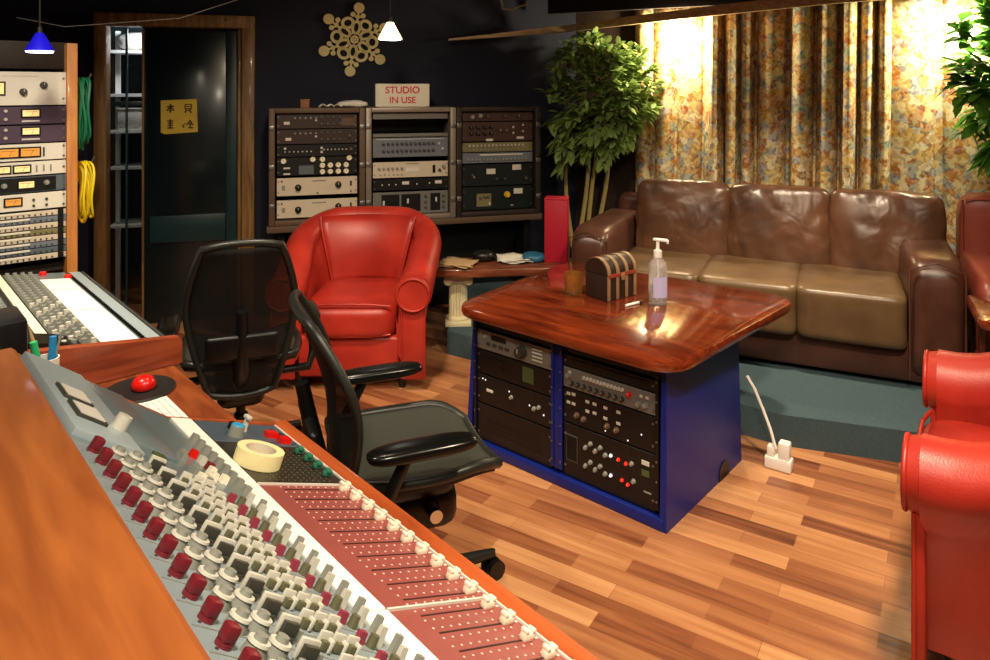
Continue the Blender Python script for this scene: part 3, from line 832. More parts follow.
U(2, 27, 78, 'topmost brown unit of the right case with a few round knobs at left', 'redbrown',
  [('k', 'knob', 'kgrey', .014, [(-.36, .45), (-.25, .6)]), ('k', 'knob', 'kdark', .012, [(-.15, .5), (.1, .5), (.3, .5)])])
U(2, 80, 188, 'red brown unit of the right case with a block of dark paired knobs', 'redbrown',
  [('k', 'knob', 'black', .012, row(-.38, -.10, 4, .72) + row(-.38, -.10, 4, .40)), ('k', 'knob', 'casebrown', .013, [(.03, .55), (.12, .55)]), ('p', 'button', 'kwhite', .012, .014, [(.22, .72), (.36, .82), (.22, .42), (.36, .5)]), ('p', 'label', 'label', .05, .016, [(-.12, .07), (.32, .16)])])
U(2, 192, 246, 'yellowish grey unit of the right case crowded with small pale knobs', 'yellowgrey',
  [('k', 'knob', 'kwhite', .007, row(-.40, .36, 15, .68)), ('k', 'knob', 'kgrey', .006, row(-.40, .30, 14, .25))])
U(2, 248, 306, 'blue grey strip unit of the right case with a row of pale sockets', 'bluestrip',
  [('k', 'knob', 'kgrey', .008, row(-.42, .40, 16, .32)), ('p', 'label', 'label', .3, .01, [(.05, .8)])])
U(2, 310, 430, 'dark green unit of the right case with two blank white tags', 'dkgreen',
  [('p', 'label', 'label', .062, .036, [(-.10, .66), (.27, .82)]), ('k', 'knob', 'kdark', .01, [(-.36, .5), (-.02, .3), (.1, .3)]), ('p', 'button', 'kwhite', .009, .012, [(-.34, .42)]), ('k', 'knob', 'kdark', .012, [(.4, .3)])])
U(2, 432, 560, 'bottom unit of the right case with a beige square panel and yellow round button', 'dkgreen',
  [('p', 'panel', 'yellowgrey', .10, .085, [(-.20, .42)]), ('k', 'knob', 'kdark', .009, [(-.25, .50), (-.19, .55), (-.14, .55)]), ('p', 'button', 'kwhite', .014, .014, [(-.12, .26)]), ('k', 'knob', 'yellow', .020, [(.13, .62)]), ('p', 'label', 'label', .062, .036, [(.29, .76)]), ('p', 'button', 'kgrey', .02, .01, [(.2, .15)])])

# sign and bits on top of the cases
sg = bpy.data.objects.new('lightbox_sign', None); COL.objects.link(sg); sg.matrix_world = TR @ trans(CW * 1.42, .05, ZT) @ rotz(R(-4))
tag(sg, 'white box sign reading STUDIO IN USE in red, standing on the middle equipment case', 'sign')
q = MB(); q.box((0, .05, .078), (.35, .10, .15), .006); q.box((0, .05, .004), (.3, .08, .008)); q.build('box', M['signwhite'], sg)
inst(text_mesh('STUDIO', .062, M['signred']), 'lettering', sg, (.0, -.0015, .110), (PI/2, 0, 0))
inst(text_mesh('IN USE', .058, M['signred']), 'lettering', sg, (.0, -.0015, .045), (PI/2, 0, 0))
wb = bpy.data.objects.new('small_box', None); COL.objects.link(wb); wb.matrix_world = TR @ trans(CW * .37, .06, ZT); tag(wb, 'small brown wooden box on top of the left equipment case', 'box')
q = MB(); q.box((0, 0, .024), (.055, .05, .048), .003); q.build('body', M['woodbox'], wb); q = MB(); q.box((0, 0, .051), (.058, .053, .008), .002); q.build('lid', M['woodbox'], wb)
cl_ = MB(); cl_.bm(cushion(.20, .12, .05, 2.6, 10, .014, 9)); o = cl_.build('crumpled_cloth', M['cloth']); o.matrix_world = TR @ trans(CW * .87, .08, ZT + .022); tag(o, 'crumpled white cloth on top of the left equipment case near the sign', 'cloth')
cb = MB(); cb.tube([(-.08 + .01 * i, .03 * math.sin(i * .9), .012 + .012 * abs(math.sin(i * .7))) for i in range(15)], .006, 6); o = cb.build('white_cable', M['cloth']); o.matrix_world = TR @ trans(CW * .66, .05, ZT - .004); tag(o, 'short white cable lying between the small brown box and the cloth', 'cable')

# snowflake
TSN = TW @ trans(.30, -.012, 1.845)
SNX = None
sf = MB()
def ring2(cx, cz, rx, rz_, wd, ang, n=20, y=-.006, t=.012):
    vs = []; fs = []
    for k in range(n):
        a = 2 * PI * k / n
        for (s_, yy) in ((1, y), (1, y + t), (-1, y + t), (-1, y)):
            px, pz = (rx + s_ * wd / 2) * math.cos(a), (rz_ + s_ * wd / 2) * math.sin(a)
            vs.append((cx + px * math.cos(ang) - pz * math.sin(ang), yy, cz + px * math.sin(ang) + pz * math.cos(ang)))
    for k in range(n):
        j = (k + 1) % n
        for e in range(4): fs.append([4*k + e, 4*k + (e+1) % 4, 4*j + (e+1) % 4, 4*j + e])
    sf.add(vs, fs)
for k in range(6):
    a = R(82 + 60 * k); c_, s_ = math.cos(a), math.sin(a)
    ring2(.083 * c_, .083 * s_, .040, .025, .019, a)
    a2 = a + R(30); ring2(.120 * math.cos(a2), .120 * math.sin(a2), .032, .036, .020, a2)
    def disc(r_, off, rad, yy=-.007):
        p = (r_ * c_ - off * s_, r_ * s_ + off * c_); sf.cyl((p[0], yy, p[1]), (p[0], yy + .013, p[1]), rad, n=18)
    disc(.218, 0, .036); disc(.168, .034, .017); disc(.168, -.034, .017); disc(.160, 0, .012)
    for (r0, o0, r1, o1, wd) in ((.125, 0, .2, 0, .014), (.145, 0, .17, .034, .012), (.145, 0, .17, -.034, .012)):
        A = Vector((r0 * c_ - o0 * s_, 0, r0 * s_ + o0 * c_)); B = Vector((r1 * c_ - o1 * s_, 0, r1 * s_ + o1 * c_)); d = B - A
        sf.box((A + B) / 2, (d.length, .011, wd), rot=roty(-math.atan2(d.z, d.x)))
ring2(0, 0, .022, .022, .012, 0); ring2(0, 0, .045, .045, .010, 0)
for k in range(3): sf.box((0, -.001, 0), (.05, .009, .008), rot=roty(PI * k / 3))
o = sf.build('snowflake_ornament', M['snow'])
# place on the door wall
o.matrix_world = TW @ trans(.545, -.016, 1.83); tag(o, 'large pale gold cut-out snowflake ornament hung on the dark wall above the cases', 'ornament')

# ---------------------------------------------------------------- lamps
def pendant(name, label, loc, r, m, glow, ztop, group):
    t = thing(name, label, 'lamp', loc, 0, group)
    q = MB(); h = r * 1.35; q.lathe([(r, 0), (r * .97, .002), (r * .28, h), (r * .22, h * 1.02), (r * .2, h * 1.0), (r * .9, .006)], 28); q.build('lamp_shade', M[m], t, 60)
    q = MB(); q.lathe([(.0001, -.006), (r * .86, -.006), (r * .93, -.001), (r * .9, .006), (.0001, .006)], 24); q.build('diffuser', M[glow], t, 60)
    q = MB(); q.cyl((0, 0, h), (0, 0, h + r * .45), r * .2, r * .16, 12); q.build('socket', M['cord'], t)
    q = MB(); q.cyl((0, 0, h + r * .4), (0, 0, ztop - loc[2]), .003, n=6); q.build('cord', M['cord'], t)
    return t
pendant('pendant_lamp', 'small pendant lamp with glowing white cone shade in front of the snowflake', (-.600, 4.12, 1.5 + (88 - 39) / 720 * 4.12), .069, 'shadeglow', 'bulb', ZC, 'small cone pendant lamps')
pendant('pendant_lamp', 'small pendant lamp with deep blue cone shade above the gear rack at left', (-1.625, 2.57, 1.5 + (88 - 51) / 720 * 2.57), .047, 'shadeblue', 'bulb', ZC, 'small cone pendant lamps')
cbw = MB(); cbw.tube([(-1.90, 2.86, 1.78), (-1.72, 2.88, 1.745), (-1.4, 3.2, 1.81), (-1.1, 3.8, 2.05), (-.8, 4.2, ZC - .003)], .0016, 6)
o = cbw.build('overhead_cable', M['greywire']); tag(o, 'thin grey cable slung overhead between the left gear rack and the ceiling', 'cable')

# ---------------------------------------------------------------- left gear rack (in the console frame: x = across, y = along)
AK = math.atan2(.667, .745)
TK = rotz(AK)
def K(v, s, z): return TK @ Vector((v, s, z))
SR = 3.30; PV = .685
gr = thing('gear_rack', 'tall open gear rack with orange wooden side at the far left edge', 'rack', K(PV - .27, SR + .2, 0), AK)
q = MB(); q.box((.27 - .02, 0, .84), (.038, .42, 1.68), .003); q.build('side_panel', M['wood_rack'], gr)
q = MB(); q.box((-.27, 0, .84), (.038, .42, 1.68), .003); q.build('side_panel', M['wood_rack'], gr)
q = MB(); q.box((-.01, .02, 1.63), (.50, .36, .11), .003); q.build('top_board', M['casedark'], gr)
q = MB(); q.box((-.01, .19, .8), (.50, .02, 1.54)); q.build('back_panel', M['black'], gr)
q = MB(); q.box((-.01, .02, .78), (.50, .34, .03)); q.build('shelf', M['casedark'], gr)
q = MB(); q.box((-.01, .02, .03), (.50, .36, .05)); q.build('bottom_board', M['casedark'], gr)
TG = trans(*K(PV - .27, SR + .2, 0)) @ TK @ trans(-.01, -.185, 0)
GG = 'units in the tall gear rack at left'
def V(z0, z1, label, face, feats, **kw): return unit('rack_unit', label, GG, TG, 0, z0, .484, z1 - z0 - .002, face, feats, **kw)
V(1.432, 1.566, 'topmost off-white unit in the left gear rack, single pale meter and dark knobs', 'offwhite', [('m', 'meter', 'meter', .075, .042, [(-.01, .5)]), ('k', 'knob', 'kdark', .013, [(.20, .40), (.34, .60), (-.2, .35), (-.34, .5)]), ('p', 'label', 'label', .2, .004, [(.1, .88)])])
V(1.358, 1.430, 'upper of the two purple units in the left gear rack', 'purple', [('m', 'meter', 'meter', .055, .024, [(.25, .62)]), ('p', 'label', 'label', .06, .006, [(.25, .18)]), ('k', 'knob', 'kgrey', .012, [(-.08, .5), (-.3, .5)]), ('k', 'knob', 'kwhite', .006, [(.08, .75), (.08, .3)])])
V(1.286, 1.356, 'lower of the two purple units in the left gear rack', 'purple', [('m', 'meter', 'meter', .055, .024, [(.25, .66)]), ('p', 'label', 'label', .06, .006, [(.25, .2)]), ('k', 'knob', 'kgrey', .012, [(-.08, .5), (-.3, .5)]), ('k', 'knob', 'kwhite', .006, [(.08, .75), (.08, .3)])])
V(1.216, 1.284, 'off-white unit in the left gear rack with a wide pair of orange meters', 'offwhite', [('m', 'meter', 'ometer', .062, .030, [(.10, .5), (.245, .5)]), ('p', 'switch', 'kdark', .006, .035, [(.02, .5), (.34, .5)]), ('k', 'knob', 'kdark', .006, [(-.08, .7), (-.08, .3), (-.16, .7), (-.16, .3)])])
V(1.158, 1.214, 'off-white unit in the left gear rack with three small pale meters in a row', 'offwhite', [('m', 'meter', 'meter', .05, .022, [(-.08, .5), (.055, .5), (.19, .5)]), ('p', 'switch', 'kgrey', .005, .026, [(.29, .5), (.34, .5), (.39, .5)])])
V(1.092, 1.156, 'dark grey unit in the left gear rack with two framed meters and knobs', 'greyface', [('p', 'panel', 'blackface', .2, .055, [(.22, .5)]), ('m', 'meter', 'meter', .05, .024, [(.22, .5), (-.24, .5)]), ('k', 'knob', 'kgrey', .010, [(.07, .5), (.36, .55), (-.05, .5)])])
V(1.022, 1.090, 'off-white unit in the left gear rack just above the patch bay', 'offwhite', [('m', 'meter', 'ometer', .05, .024, [(.13, .55), (-.27, .5)]), ('p', 'switch', 'kdark', .008, .03, [(-.12, .45), (-.03, .5)]), ('k', 'knob', 'kdark', .005, [(.27, .6), (.36, .6), (.27, .25), (.36, .25)])])
pb = []
cols = ['cream', 'bluestrip', 'cream', 'yellowgrey', 'cream', 'bluestrip', 'greyface', 'cream']
for i in range(8):
    z0 = 1.018 - .0245 * (i + 1)
    fe = [('p', 'label', 'label' if i % 2 else 'offwhite', .20, .008, [(-.22, .75)]), ('p', 'label', 'offwhite', .14, .008, [(.1, .75)]), ('k', 'jack', 'black', .0032, row(-.44, .40, 22, .35)), ('p', 'module', 'blackface', .02, .022, [(.46, .5)])]
    nth = ['topmost', 'second', 'third', 'fourth', 'fifth', 'sixth', 'seventh', 'lowest'][i]
    V(z0, z0 + .0245, '%s patch bay strip with a row of jacks in the left gear rack' % nth, cols[i], fe, cat='patch bay', screws=False)
# coils of cable on the rack's side
def coil(name, label, m, v, zc, hh, wd, n, seed):
    rr = random.Random(seed); q = MB()
    for k in range(n):
        a = rr.uniform(-.02, .02); w_ = wd * rr.uniform(.75, 1.1); h_ = hh * rr.uniform(.88, 1.04); pts = []
        for i in range(28):
            t = 2 * PI * i / 28
            pts.append((.018 + .020 * (k / n) * 2 + .006 * math.sin(3 * t + k), a + w_ * math.cos(t), h_ * math.sin(t) + (hh - h_)))
        q.tube(pts, .005, 6, closed=True)
    o = thing(name, label, 'cable', K(v, SR - .0 + .10, zc), AK)
    q.build('cable_loops', M[m], o)
    h = MB(); h.tube([(0, 0, hh + .004), (.06, 0, hh - .006), (.072, 0, hh + .02)], .004, 6); h.build('hook', M['steel'], o)
coil('cable_coil', 'coil of green cable hanging on the outer side of the left gear rack', 'greencable', PV, 1.395, .145, .05, 9, 1)
coil('cable_coil', 'coil of yellow cable hanging below the green coil on the left gear rack', 'yellowcable', PV + .012, 1.065, .125, .05, 8, 2)

# ---------------------------------------------------------------- rack units in the coffee table
TT = trans(*TCX) @ rotz(TA)
GT = 'rack units in the blue coffee table'
def W(b, z0, z1, label, face, feats, **kw):
    x = (-.232, .208)[b]; w_ = (.385, .385)[b]
    return unit('rack_unit', label, GT, TT @ trans(0, BF + .0, 0), x, z0, w_, z1 - z0 - .002, face, feats, depth=.3, **kw)
W(0, .418, .500, 'grey rack unit with a large round dial, top of the blue table left bay', 'silverface', [('k', 'dial', 'kdark', .024, [(.12, .48)]), ('p', 'button', 'kwhite', .05, .006, [(.32, .8), (.32, .62), (.32, .44), (.32, .26)]), ('k', 'knob', 'kgrey', .008, [(-.38, .7)]), ('p', 'button', 'kdark', .02, .012, row(-.34, -.08, 4, .35)), ('p', 'display', 'black', .08, .02, [(-.2, .72)])])
W(0, .318, .416, 'black unit with a small green display in the left bay of the blue table', 'blackface', [('p', 'display', 'display', .055, .06, [(.20, .55)]), ('p', 'button', 'black', .05, .012, [(-.2, .7), (-.2, .45)]), ('p', 'panel', 'black', .14, .05, [(-.22, .55)])])
W(0, .196, .316, 'black unit with scattered indicator lights in the left bay of the blue table', 'blackface', [('p', 'light', 'ledwhite', .006, .005, [(-.42, .85), (-.38, .83), (-.05, .72)]), ('p', 'label', 'label', .035, .012, [(-.32, .5)]), ('k', 'knob', 'kgrey', .008, [(-.02, .55), (.28, .45), (.34, .55)]), ('p', 'light', 'ledwhite', .006, .006, [(.22, .5), (.4, .35)])])
W(0, .044, .194, 'plain black vented panel at the bottom of the table rack left bay', 'blackface', [('p', 'vent', 'black', .3, .006, [(0, .3), (0, .45), (0, .6)])], cat='blank panel')
W(1, .456, .500, 'plain black blank panel at the top of the right bay of the blue table', 'blackface', [('p', 'panel', 'black', .33, .02, [(0, .5)])], cat='blank panel')
W(1, .376, .454, 'grey rack unit with white keys and a red button, blue table right bay', 'silverface', [('k', 'knob', 'kwhite', .0065, row(-.26, .16, 12, .72)), ('k', 'knob', 'kdark', .009, row(-.40, .16, 9, .28)), ('k', 'knob', 'bright_red', .0095, [(.235, .62)]), ('p', 'button', 'kwhite', .012, .01, [(-.42, .8), (.36, .72), (.42, .72)]), ('k', 'knob', 'kgrey', .010, [(.40, .35), (-.44, .6), (.33, .3)])])
W(1, .246, .374, 'black unit with two rows of white tipped knobs, blue table right bay', 'blackface', [('p', 'knob', 'kwhite', .017, .011, [(-.44, .86), (-.38, .88), (-.22, .80), (-.14, .80), (-.02, .80), (.12, .80)]), ('p', 'knob', 'kwhite', .017, .011, [(-.44, .6), (-.38, .60), (-.22, .52), (-.14, .54), (-.02, .50), (.12, .48)]), ('k', 'knob', 'casebrown', .010, [(-.34, .3), (-.26, .26), (0, .3), (.1, .28)]), ('p', 'light', 'ledwhite', .005, .005, [(-.02, .14), (.22, .1), (.36, .4)])])
def zig(x0, z0):
    return [('k', 'knob', 'kgrey', .008, [(x0 + .055 * i, z0 + (.05 if i % 2 else -.05)) for i in range(5)])]
W(1, .044, .244, 'black unit with red and white lights, bottom of the blue table right bay', 'blackface',
  [('p', 'panel', 'kdark', .052, .10, [(-.40, .55)]), ('p', 'panel', 'black', .046, .09, [(-.40, .55)])] + zig(-.24, .72) + zig(-.24, .38) + [('k', 'light', 'ledred', .0055, [(.12, .68), (.20, .66), (.16, .34), (.22, .30)]), ('k', 'light', 'ledwhite', .0055, [(.04, .70), (.04, .34)]), ('k', 'knob', 'kgrey', .008, [(.26, .70), (.28, .40)]), ('p', 'label', 'label', .03, .016, [(.40, .80)]), ('p', 'display', 'display', .03, .022, [(.40, .62)]), ('p', 'label', 'kgrey', .03, .006, [(.42, .3)])])
# ---------------------------------------------------------------- mixing console
CV, CS = .35, .6
con = thing('mixing_console', 'large wooden framed mixing console with rows of knobs across the foreground', 'mixing console', K(CV, CS, 0), AK)
TO = trans(-CV, -CS, 0)                     # console frame (v, s, z) -> local
S0, S1 = -.30, 1.51
def sect(poly, s0, s1):                      # extrude a (v, z) polygon along the console
    q = MB(); n = len(poly)
    q.add([(p[0], s0, p[1]) for p in poly] + [(p[0], s1, p[1]) for p in poly],
          [list(range(n)), [n + k for k in range(n)][::-1]] + [[k, n + k, n + (k+1) % n, (k+1) % n] for k in range(n)], TO)
    return q
A_ = (.700, .750); B_ = (.517, .820); W_ = (.477, .835); C_ = (.218, 1.030)
sect([(.735, .745), (.735, .64), (.703, .64), (.703, .752), (.715, .756), (.728, .754)], S0, S1 + .012).build('front_rail', M['wood_rail'], con)
sect([(.703, .66), (-.36, .66), (-.36, .995), (.205, 1.005), C_[:1] + (.99,), (.46, .80), (.70, .735)], S0, S1 - .002).build('chassis', M['kdark'], con)
sect([(.219, 1.034), (.212, 1.04), (-.40, 1.04), (-.40, 1.0), (.205, 1.0), (.219, 1.02)], S0, S1 + .012).build('wooden_top', M['wood_console'], con)
sect([(-.36, .64), (-.40, .64), (-.40, .999), (-.36, .999)], S0, S1 + .012).build('rear_panel', M['wood_console'], con)
q = sect([(.735, .64), (.735, .745), (.51, .826), (.477, .838), (.22, 1.03), (.2, .999), (-.36, .999), (-.36, .64)], S1, S1 + .012); q.build('end_cheek', M['wood_rail'], con)
for s_ in (S0 + .1, S1 - .12):
    q = MB(); q.box((.17, s_, .32), (.9, .06, .64), .005, T=TO); q.build('stand_leg', M['black'], con)
def PFrame(lo, hi):
    dv, dz = hi[0] - lo[0], hi[1] - lo[1]; th = math.atan2(dz, -dv)
    return TO @ trans(lo[0], 0, lo[1]) @ roty(th), math.hypot(dv, dz), th
TFd, LFd, thF = PFrame(A_, B_)
TKn, LKn, thK = PFrame(W_, C_)
TWs, LWs, thW = PFrame(B_, W_)
# white scribble strip
for (a, b) in ((S0, .388), (.391, .788), (.791, 1.188), (1.191, S1)):
    q = MB(); q.box((-LWs/2, (a + b)/2, .002), (LWs - .001, b - a, .006), .001, T=TWs, seg=1); q.build('white_strip', M['white'], con)
# fader panels
def fpos(a, s, n=0): return TFd @ Vector((-a, s, n))
for pi, (a, b) in enumerate(((-.009, .388), (.391, .788), (.791, 1.188))):
    q = MB(); q.box((-LFd/2, (a + b)/2, -.002), (LFd - .004, b - a, .008), .001, T=TFd, seg=1)
    fp = q.build('fader_panel', M['faderred'], con)
    mk = MB()
    for c in range(10):
        s = a + .0185 + .04 * c
        mk.box((-.085, s, .0022), (.135, .0028, .0008), T=TFd, mi=0)
        for k in range(9):
            for ds in (-.011, .011): mk.box((-.03 - .0155 * k, s + ds, .0022), (.0026, .0026, .0008), T=TFd, mi=1)
        mk.box((-.010, s, .0022), (.006, .004, .0008), T=TFd, mi=1)
    mk.build('printed_scale', [M['slot'], M['dot']], fp)
    for c in range(10):
        s = a + .0185 + .04 * c
        fd = sh_mesh('fader', lambda: MB().box((0, 0, .005), (.020, .012, .012), .003).box((.0065, 0, .012), (.007, .0125, .006), .002).box((-.0065, 0, .012), (.007, .0125, .006), .002).mesh('fader_cap', M['ivory']))
        inst(fd, 'fader_cap', con, fpos(.029, s, .002), (0, thF, 0))
q = MB()
for s_ in (.3895, .7895, 1.1895): q.box((-LFd/2, s_, .001), (LFd - .002, .0035, .008), T=TFd)
q.box((-.003, (S0 + S1)/2, .002), (.004, S1 - S0, .006), T=TFd)
q.build('panel_trim', M['label'], con)
# centre section beyond the faders
q = MB(); q.box((-LFd/2, (1.191 + S1)/2, -.002), (LFd - .004, S1 - 1.191, .008), .001, T=TFd, seg=1); cs = q.build('master_panel', M['faderdark'], con)
q = MB(); q.box((-LFd/2, 1.449, .0025), (LFd - .010, .114, .003), .001, T=TFd, seg=1); q.build('cover_plate', M['bluegrey'], con)
q = MB(); q.box((-.045, 1.392, .0025), (.075, .022, .003), .001, T=TFd, seg=1); q.build('cover_plate', M['bluegrey'], con)
mk = MB()
for i in range(11):
    for j in range(13): mk.box((-.035 - .0125 * i, 1.21 + .0125 * j, .0023), (.003, .003, .001), T=TFd)
mk.build('printed_scale', M['kolive'], cs)
def kz(r, h, m, cap=None, r2=None):
    def f():
        q = MB(); q.cyl((0, 0, 0), (0, 0, h), r, r2 or r * .9, 16)
        if cap: q.cyl((0, 0, h), (0, 0, h + .002), r * .86, r * .8, 16, mi=1)
        return q.mesh('knob', [M[m]] + ([M[cap]] if cap else []))
    return sh_mesh(('kz', r, h, m, cap), f)
def bz(lx, ly, h, m, bev=.001, cap=None, tp=1.0):
    def f():
        q = MB(); x, y = lx/2, ly/2
        q.add([(-x, -y, 0), (x, -y, 0), (x, y, 0), (-x, y, 0), (-x*tp, -y*tp, h), (x*tp, -y*tp, h), (x*tp, y*tp, h), (-x*tp, y*tp, h)], [[0, 3, 2, 1], [0, 1, 5, 4], [1, 2, 6, 5], [2, 3, 7, 6], [3, 0, 4, 7]])
        q.add([(-x*tp, -y*tp, h), (x*tp, -y*tp, h), (x*tp, y*tp, h), (-x*tp, y*tp, h)], [[0, 1, 2, 3]], mi=1 if cap else 0)
        return q.mesh('button', [M[m]] + ([M[cap]] if cap else []), flip=False)
    return sh_mesh(('bz', lx, ly, h, m, cap, tp), f)
inst(kz(.0155, .020, 'kgrey', 'kblue'), 'monitor_knob', con, fpos(.135, 1.425, .004), (0, thF, 0))['label'] = 'grey knob with bright blue cap'
inst(kz(.008, .012, 'black'), 'knob', con, fpos(.125, 1.47, .004), (0, thF, 0))
lv = MB(); lv.cyl((0, 0, 0), (0, 0, .024), .007, .005, 10); lv.box((0, 0, .027), (.012, .022, .008), .003)
inst(lv.mesh('lever', M['kwhite']), 'lever', con, fpos(.102, 1.458, .004), (0, thF, 0))
for (a, s) in ((.052, 1.432), (.036, 1.402)):
    inst(bz(.024, .02, .012, 'bright_red'), 'red_button', con, fpos(a, s, .002), (0, thF, 0))
inst(bz(.008, .012, .01, 'kdark'), 'switch', con, fpos(.03, 1.43, .002), (0, thF, 0)); inst(bz(.008, .012, .01, 'purple'), 'switch', con, fpos(.042, 1.45, .002), (0, thF, 0))
for c in range(4):
    inst(sh_mesh('gk', lambda: MB().box((0, 0, .006), (.020, .010, .010), .003).box((0, 0, .011), (.012, .016, .008), .003).mesh('green_knob', M['kgreen'])), 'green_knob', con, fpos(.030, 1.345 - .038 * c, .002), (0, thF, 0))
# knob bank
def kpos(a, s, n=0): return TKn @ Vector((-a, s, n))
q = MB(); q.box((-LKn/2, (S0 + 1.10)/2, -.003), (LKn, 1.10 - S0, .010), .001, T=TKn, seg=1); kb = q.build('knob_panel', M['panelgrey'], con)
mk = MB()
for c in range(34):
    s = 1.10 - .041 * c
    mk.box((-LKn/2, s, .0024), (LKn - .01, .0012, .0008), T=TKn, mi=0)
    for a in (.296, .262, .226, .178, .135, .10, .062, .03):
        for d in range(5): mk.box((-a - .013 * math.cos(d * 1.1 - .6), s - .0205 + .014 * math.sin(d * 1.1 - 2.2), .0024), (.003, .002, .0008), T=TKn, mi=1)
mk.build('printed_scale', [M['kgrey'], M['kdark']], kb)
redk = lambda: sh_mesh('redk', lambda: MB().cyl((0, 0, 0), (0, 0, .004), .0085, .0085, 14).box((0, 0, .0105), (.0145, .0145, .015), .003).mesh('red_knob', M['kred']))
def discknob(m1, m2):
    def f():
        q = MB(); q.cyl((0, 0, 0), (0, 0, .010), .0125, .0105, 18, mi=0); q.cyl((0, 0, .010), (0, 0, .0125), .0118, .0112, 18, mi=1); q.cyl((0, 0, .0125), (0, 0, .017), .007, .0062, 14, mi=0)
        return q.mesh('round_knob', [M[m1], M[m2]])
    return sh_mesh(('dk', m1, m2), f)
def wedgeknob():
    def f():
        q = MB(); q.cyl((0, 0, 0), (0, 0, .006), .011, .010, 16, mi=1); q.box((0, .0035, .012), (.024, .005, .018), .001, mi=0); q.box((0, -.002, .0105), (.019, .006, .014), .001, mi=1)
        return q.mesh('pointer_knob', [M['kwhite'], M['kdark']])
    return sh_mesh('wk', f)
def bracket():
    def f():
        q = MB(); q.box((0, .002, .008), (.016, .004, .016), .0008, mi=0); q.box((.006, -.003, .006), (.004, .009, .012), .0008, mi=0); q.box((-.001, -.003, .005), (.009, .006, .009), .0008, mi=1)
        return q.mesh('lever_switch', [M['kwhite'], M['kolive']])
    return sh_mesh('br', f)
NCH = 16
for c in range(NCH):
    s = 1.075 - .041 * c
    E = (0, thK, 0)
    inst(redk(), 'red_knob', con, kpos(.297, s, .002), E)
    inst(discknob('kgrey', 'kwhite'), 'round_knob', con, kpos(.266, s - .004, .002), E)
    inst(discknob('kgrey', 'kwhite'), 'round_knob', con, kpos(.236, s + .004, .002), E)
    inst(wedgeknob(), 'pointer_knob', con, kpos(.205, s - .002, .002), E)
    if c < NCH: inst(bz(.009, .009, .009, 'kgrey', tp=.8), 'square_button', con, kpos(.182, s + .008, .002), E)
    inst(bracket(), 'lever_switch', con, kpos(.152, s, .002), E)
    inst(bracket(), 'lever_switch', con, kpos(.130, s + .003, .002), E)
    inst(bracket(), 'lever_switch', con, kpos(.108, s + .006, .002), E)
    inst(bz(.012, .008, .012, 'kpink', tp=.85), 'pink_button', con, kpos(.066, s, .002), E)
    inst(kz(.0062, .013, 'kolive'), 'small_knob', con, kpos(.050, s - .004, .002), E)
    inst(bz(.011, .008, .020, 'kwhite', tp=.8), 'tall_key', con, kpos(.032, s + .006, .002), E)
    inst(bz(.011, .008, .020, 'kgrey', tp=.8), 'tall_key', con, kpos(.015, s - .006, .002), E)
# the far, nearly empty module with meters
q = MB(); q.box((-LKn/2, (1.102 + S1)/2, -.003), (LKn, S1 - 1.102, .010), .001, T=TKn, seg=1); q.build('blank_panel', M['plategrey'], con)
q = MB(); q.box((-.262, 1.31, .006), (.112, S1 - 1.125, .012), .002, T=TKn); q.build('meter_plate', M['paleplate'], con)
q = MB(); q.box((-.160, 1.34, .004), (.085, .32, .008), .002, T=TKn); q.build('cover_plate', M['plategrey'], con)
for s in (1.215, 1.30):
    q = MB(); q.box((-.275, s, .014), (.05, .066, .005), .001, T=TKn, mi=0); q.box((-.275, s, .017), (.04, .056, .002), T=TKn, mi=1); q.build('level_meter', [M['kdark'], M['label']], con)
inst(kz(.013, .02, 'kwhite'), 'knob', con, kpos(.225, 1.205, .012), (0, thK, 0))
inst(bz(.020, .02, .004, 'display'), 'square_button', con, kpos(.17, 1.145, .008), (0, thK, 0))
for i, (a, s, m) in enumerate(((.055, 1.262, 'bright_red'), (.048, 1.238, 'kwhite'), (.042, 1.216, 'kred'), (.05, 1.19, 'ivory'), (.034, 1.17, 'ivory'), (.06, 1.16, 'ivory'), (.075, 1.14, 'ivory'), (.10, 1.125, 'ivory'))):
    inst(bz(.013, .012, .012, m, tp=.85), 'push_button', con, kpos(a, s, .002), (0, thK, 0))
for c in range(9):
    inst(bz(.014, .012, .018, 'kgrey', tp=.85), 'tall_key', con, kpos(.014, 1.36 - .029 * c, .002), (0, thK, 0))
    if c > 3: inst(bz(.012, .012, .010, 'kgrey', tp=.85), 'square_button', con, kpos(.085 + .01 * (c % 2), 1.36 - .029 * c, .002), (0, thK, 0))
# tape roll
tr_ = thing('tape_roll', 'roll of cream masking tape lying on the console beside the white strip', 'tape', (TK @ trans(CV, CS, 0)) @ fpos(.152, 1.285, .003), AK)
q = MB(); q.lathe([(.030, 0), (.044, 0), (.044, .026), (.030, .026), (.030, 0)], 40, T=roty(thF)); q.build('tape', M['tape'], tr_, 50)
q = MB(); q.lathe([(.028, .0005), (.0302, .0005), (.0302, .0255), (.028, .0255), (.028, .0005)], 40, T=roty(thF)); q.build('cardboard_core', M['tapein'], tr_, 50)

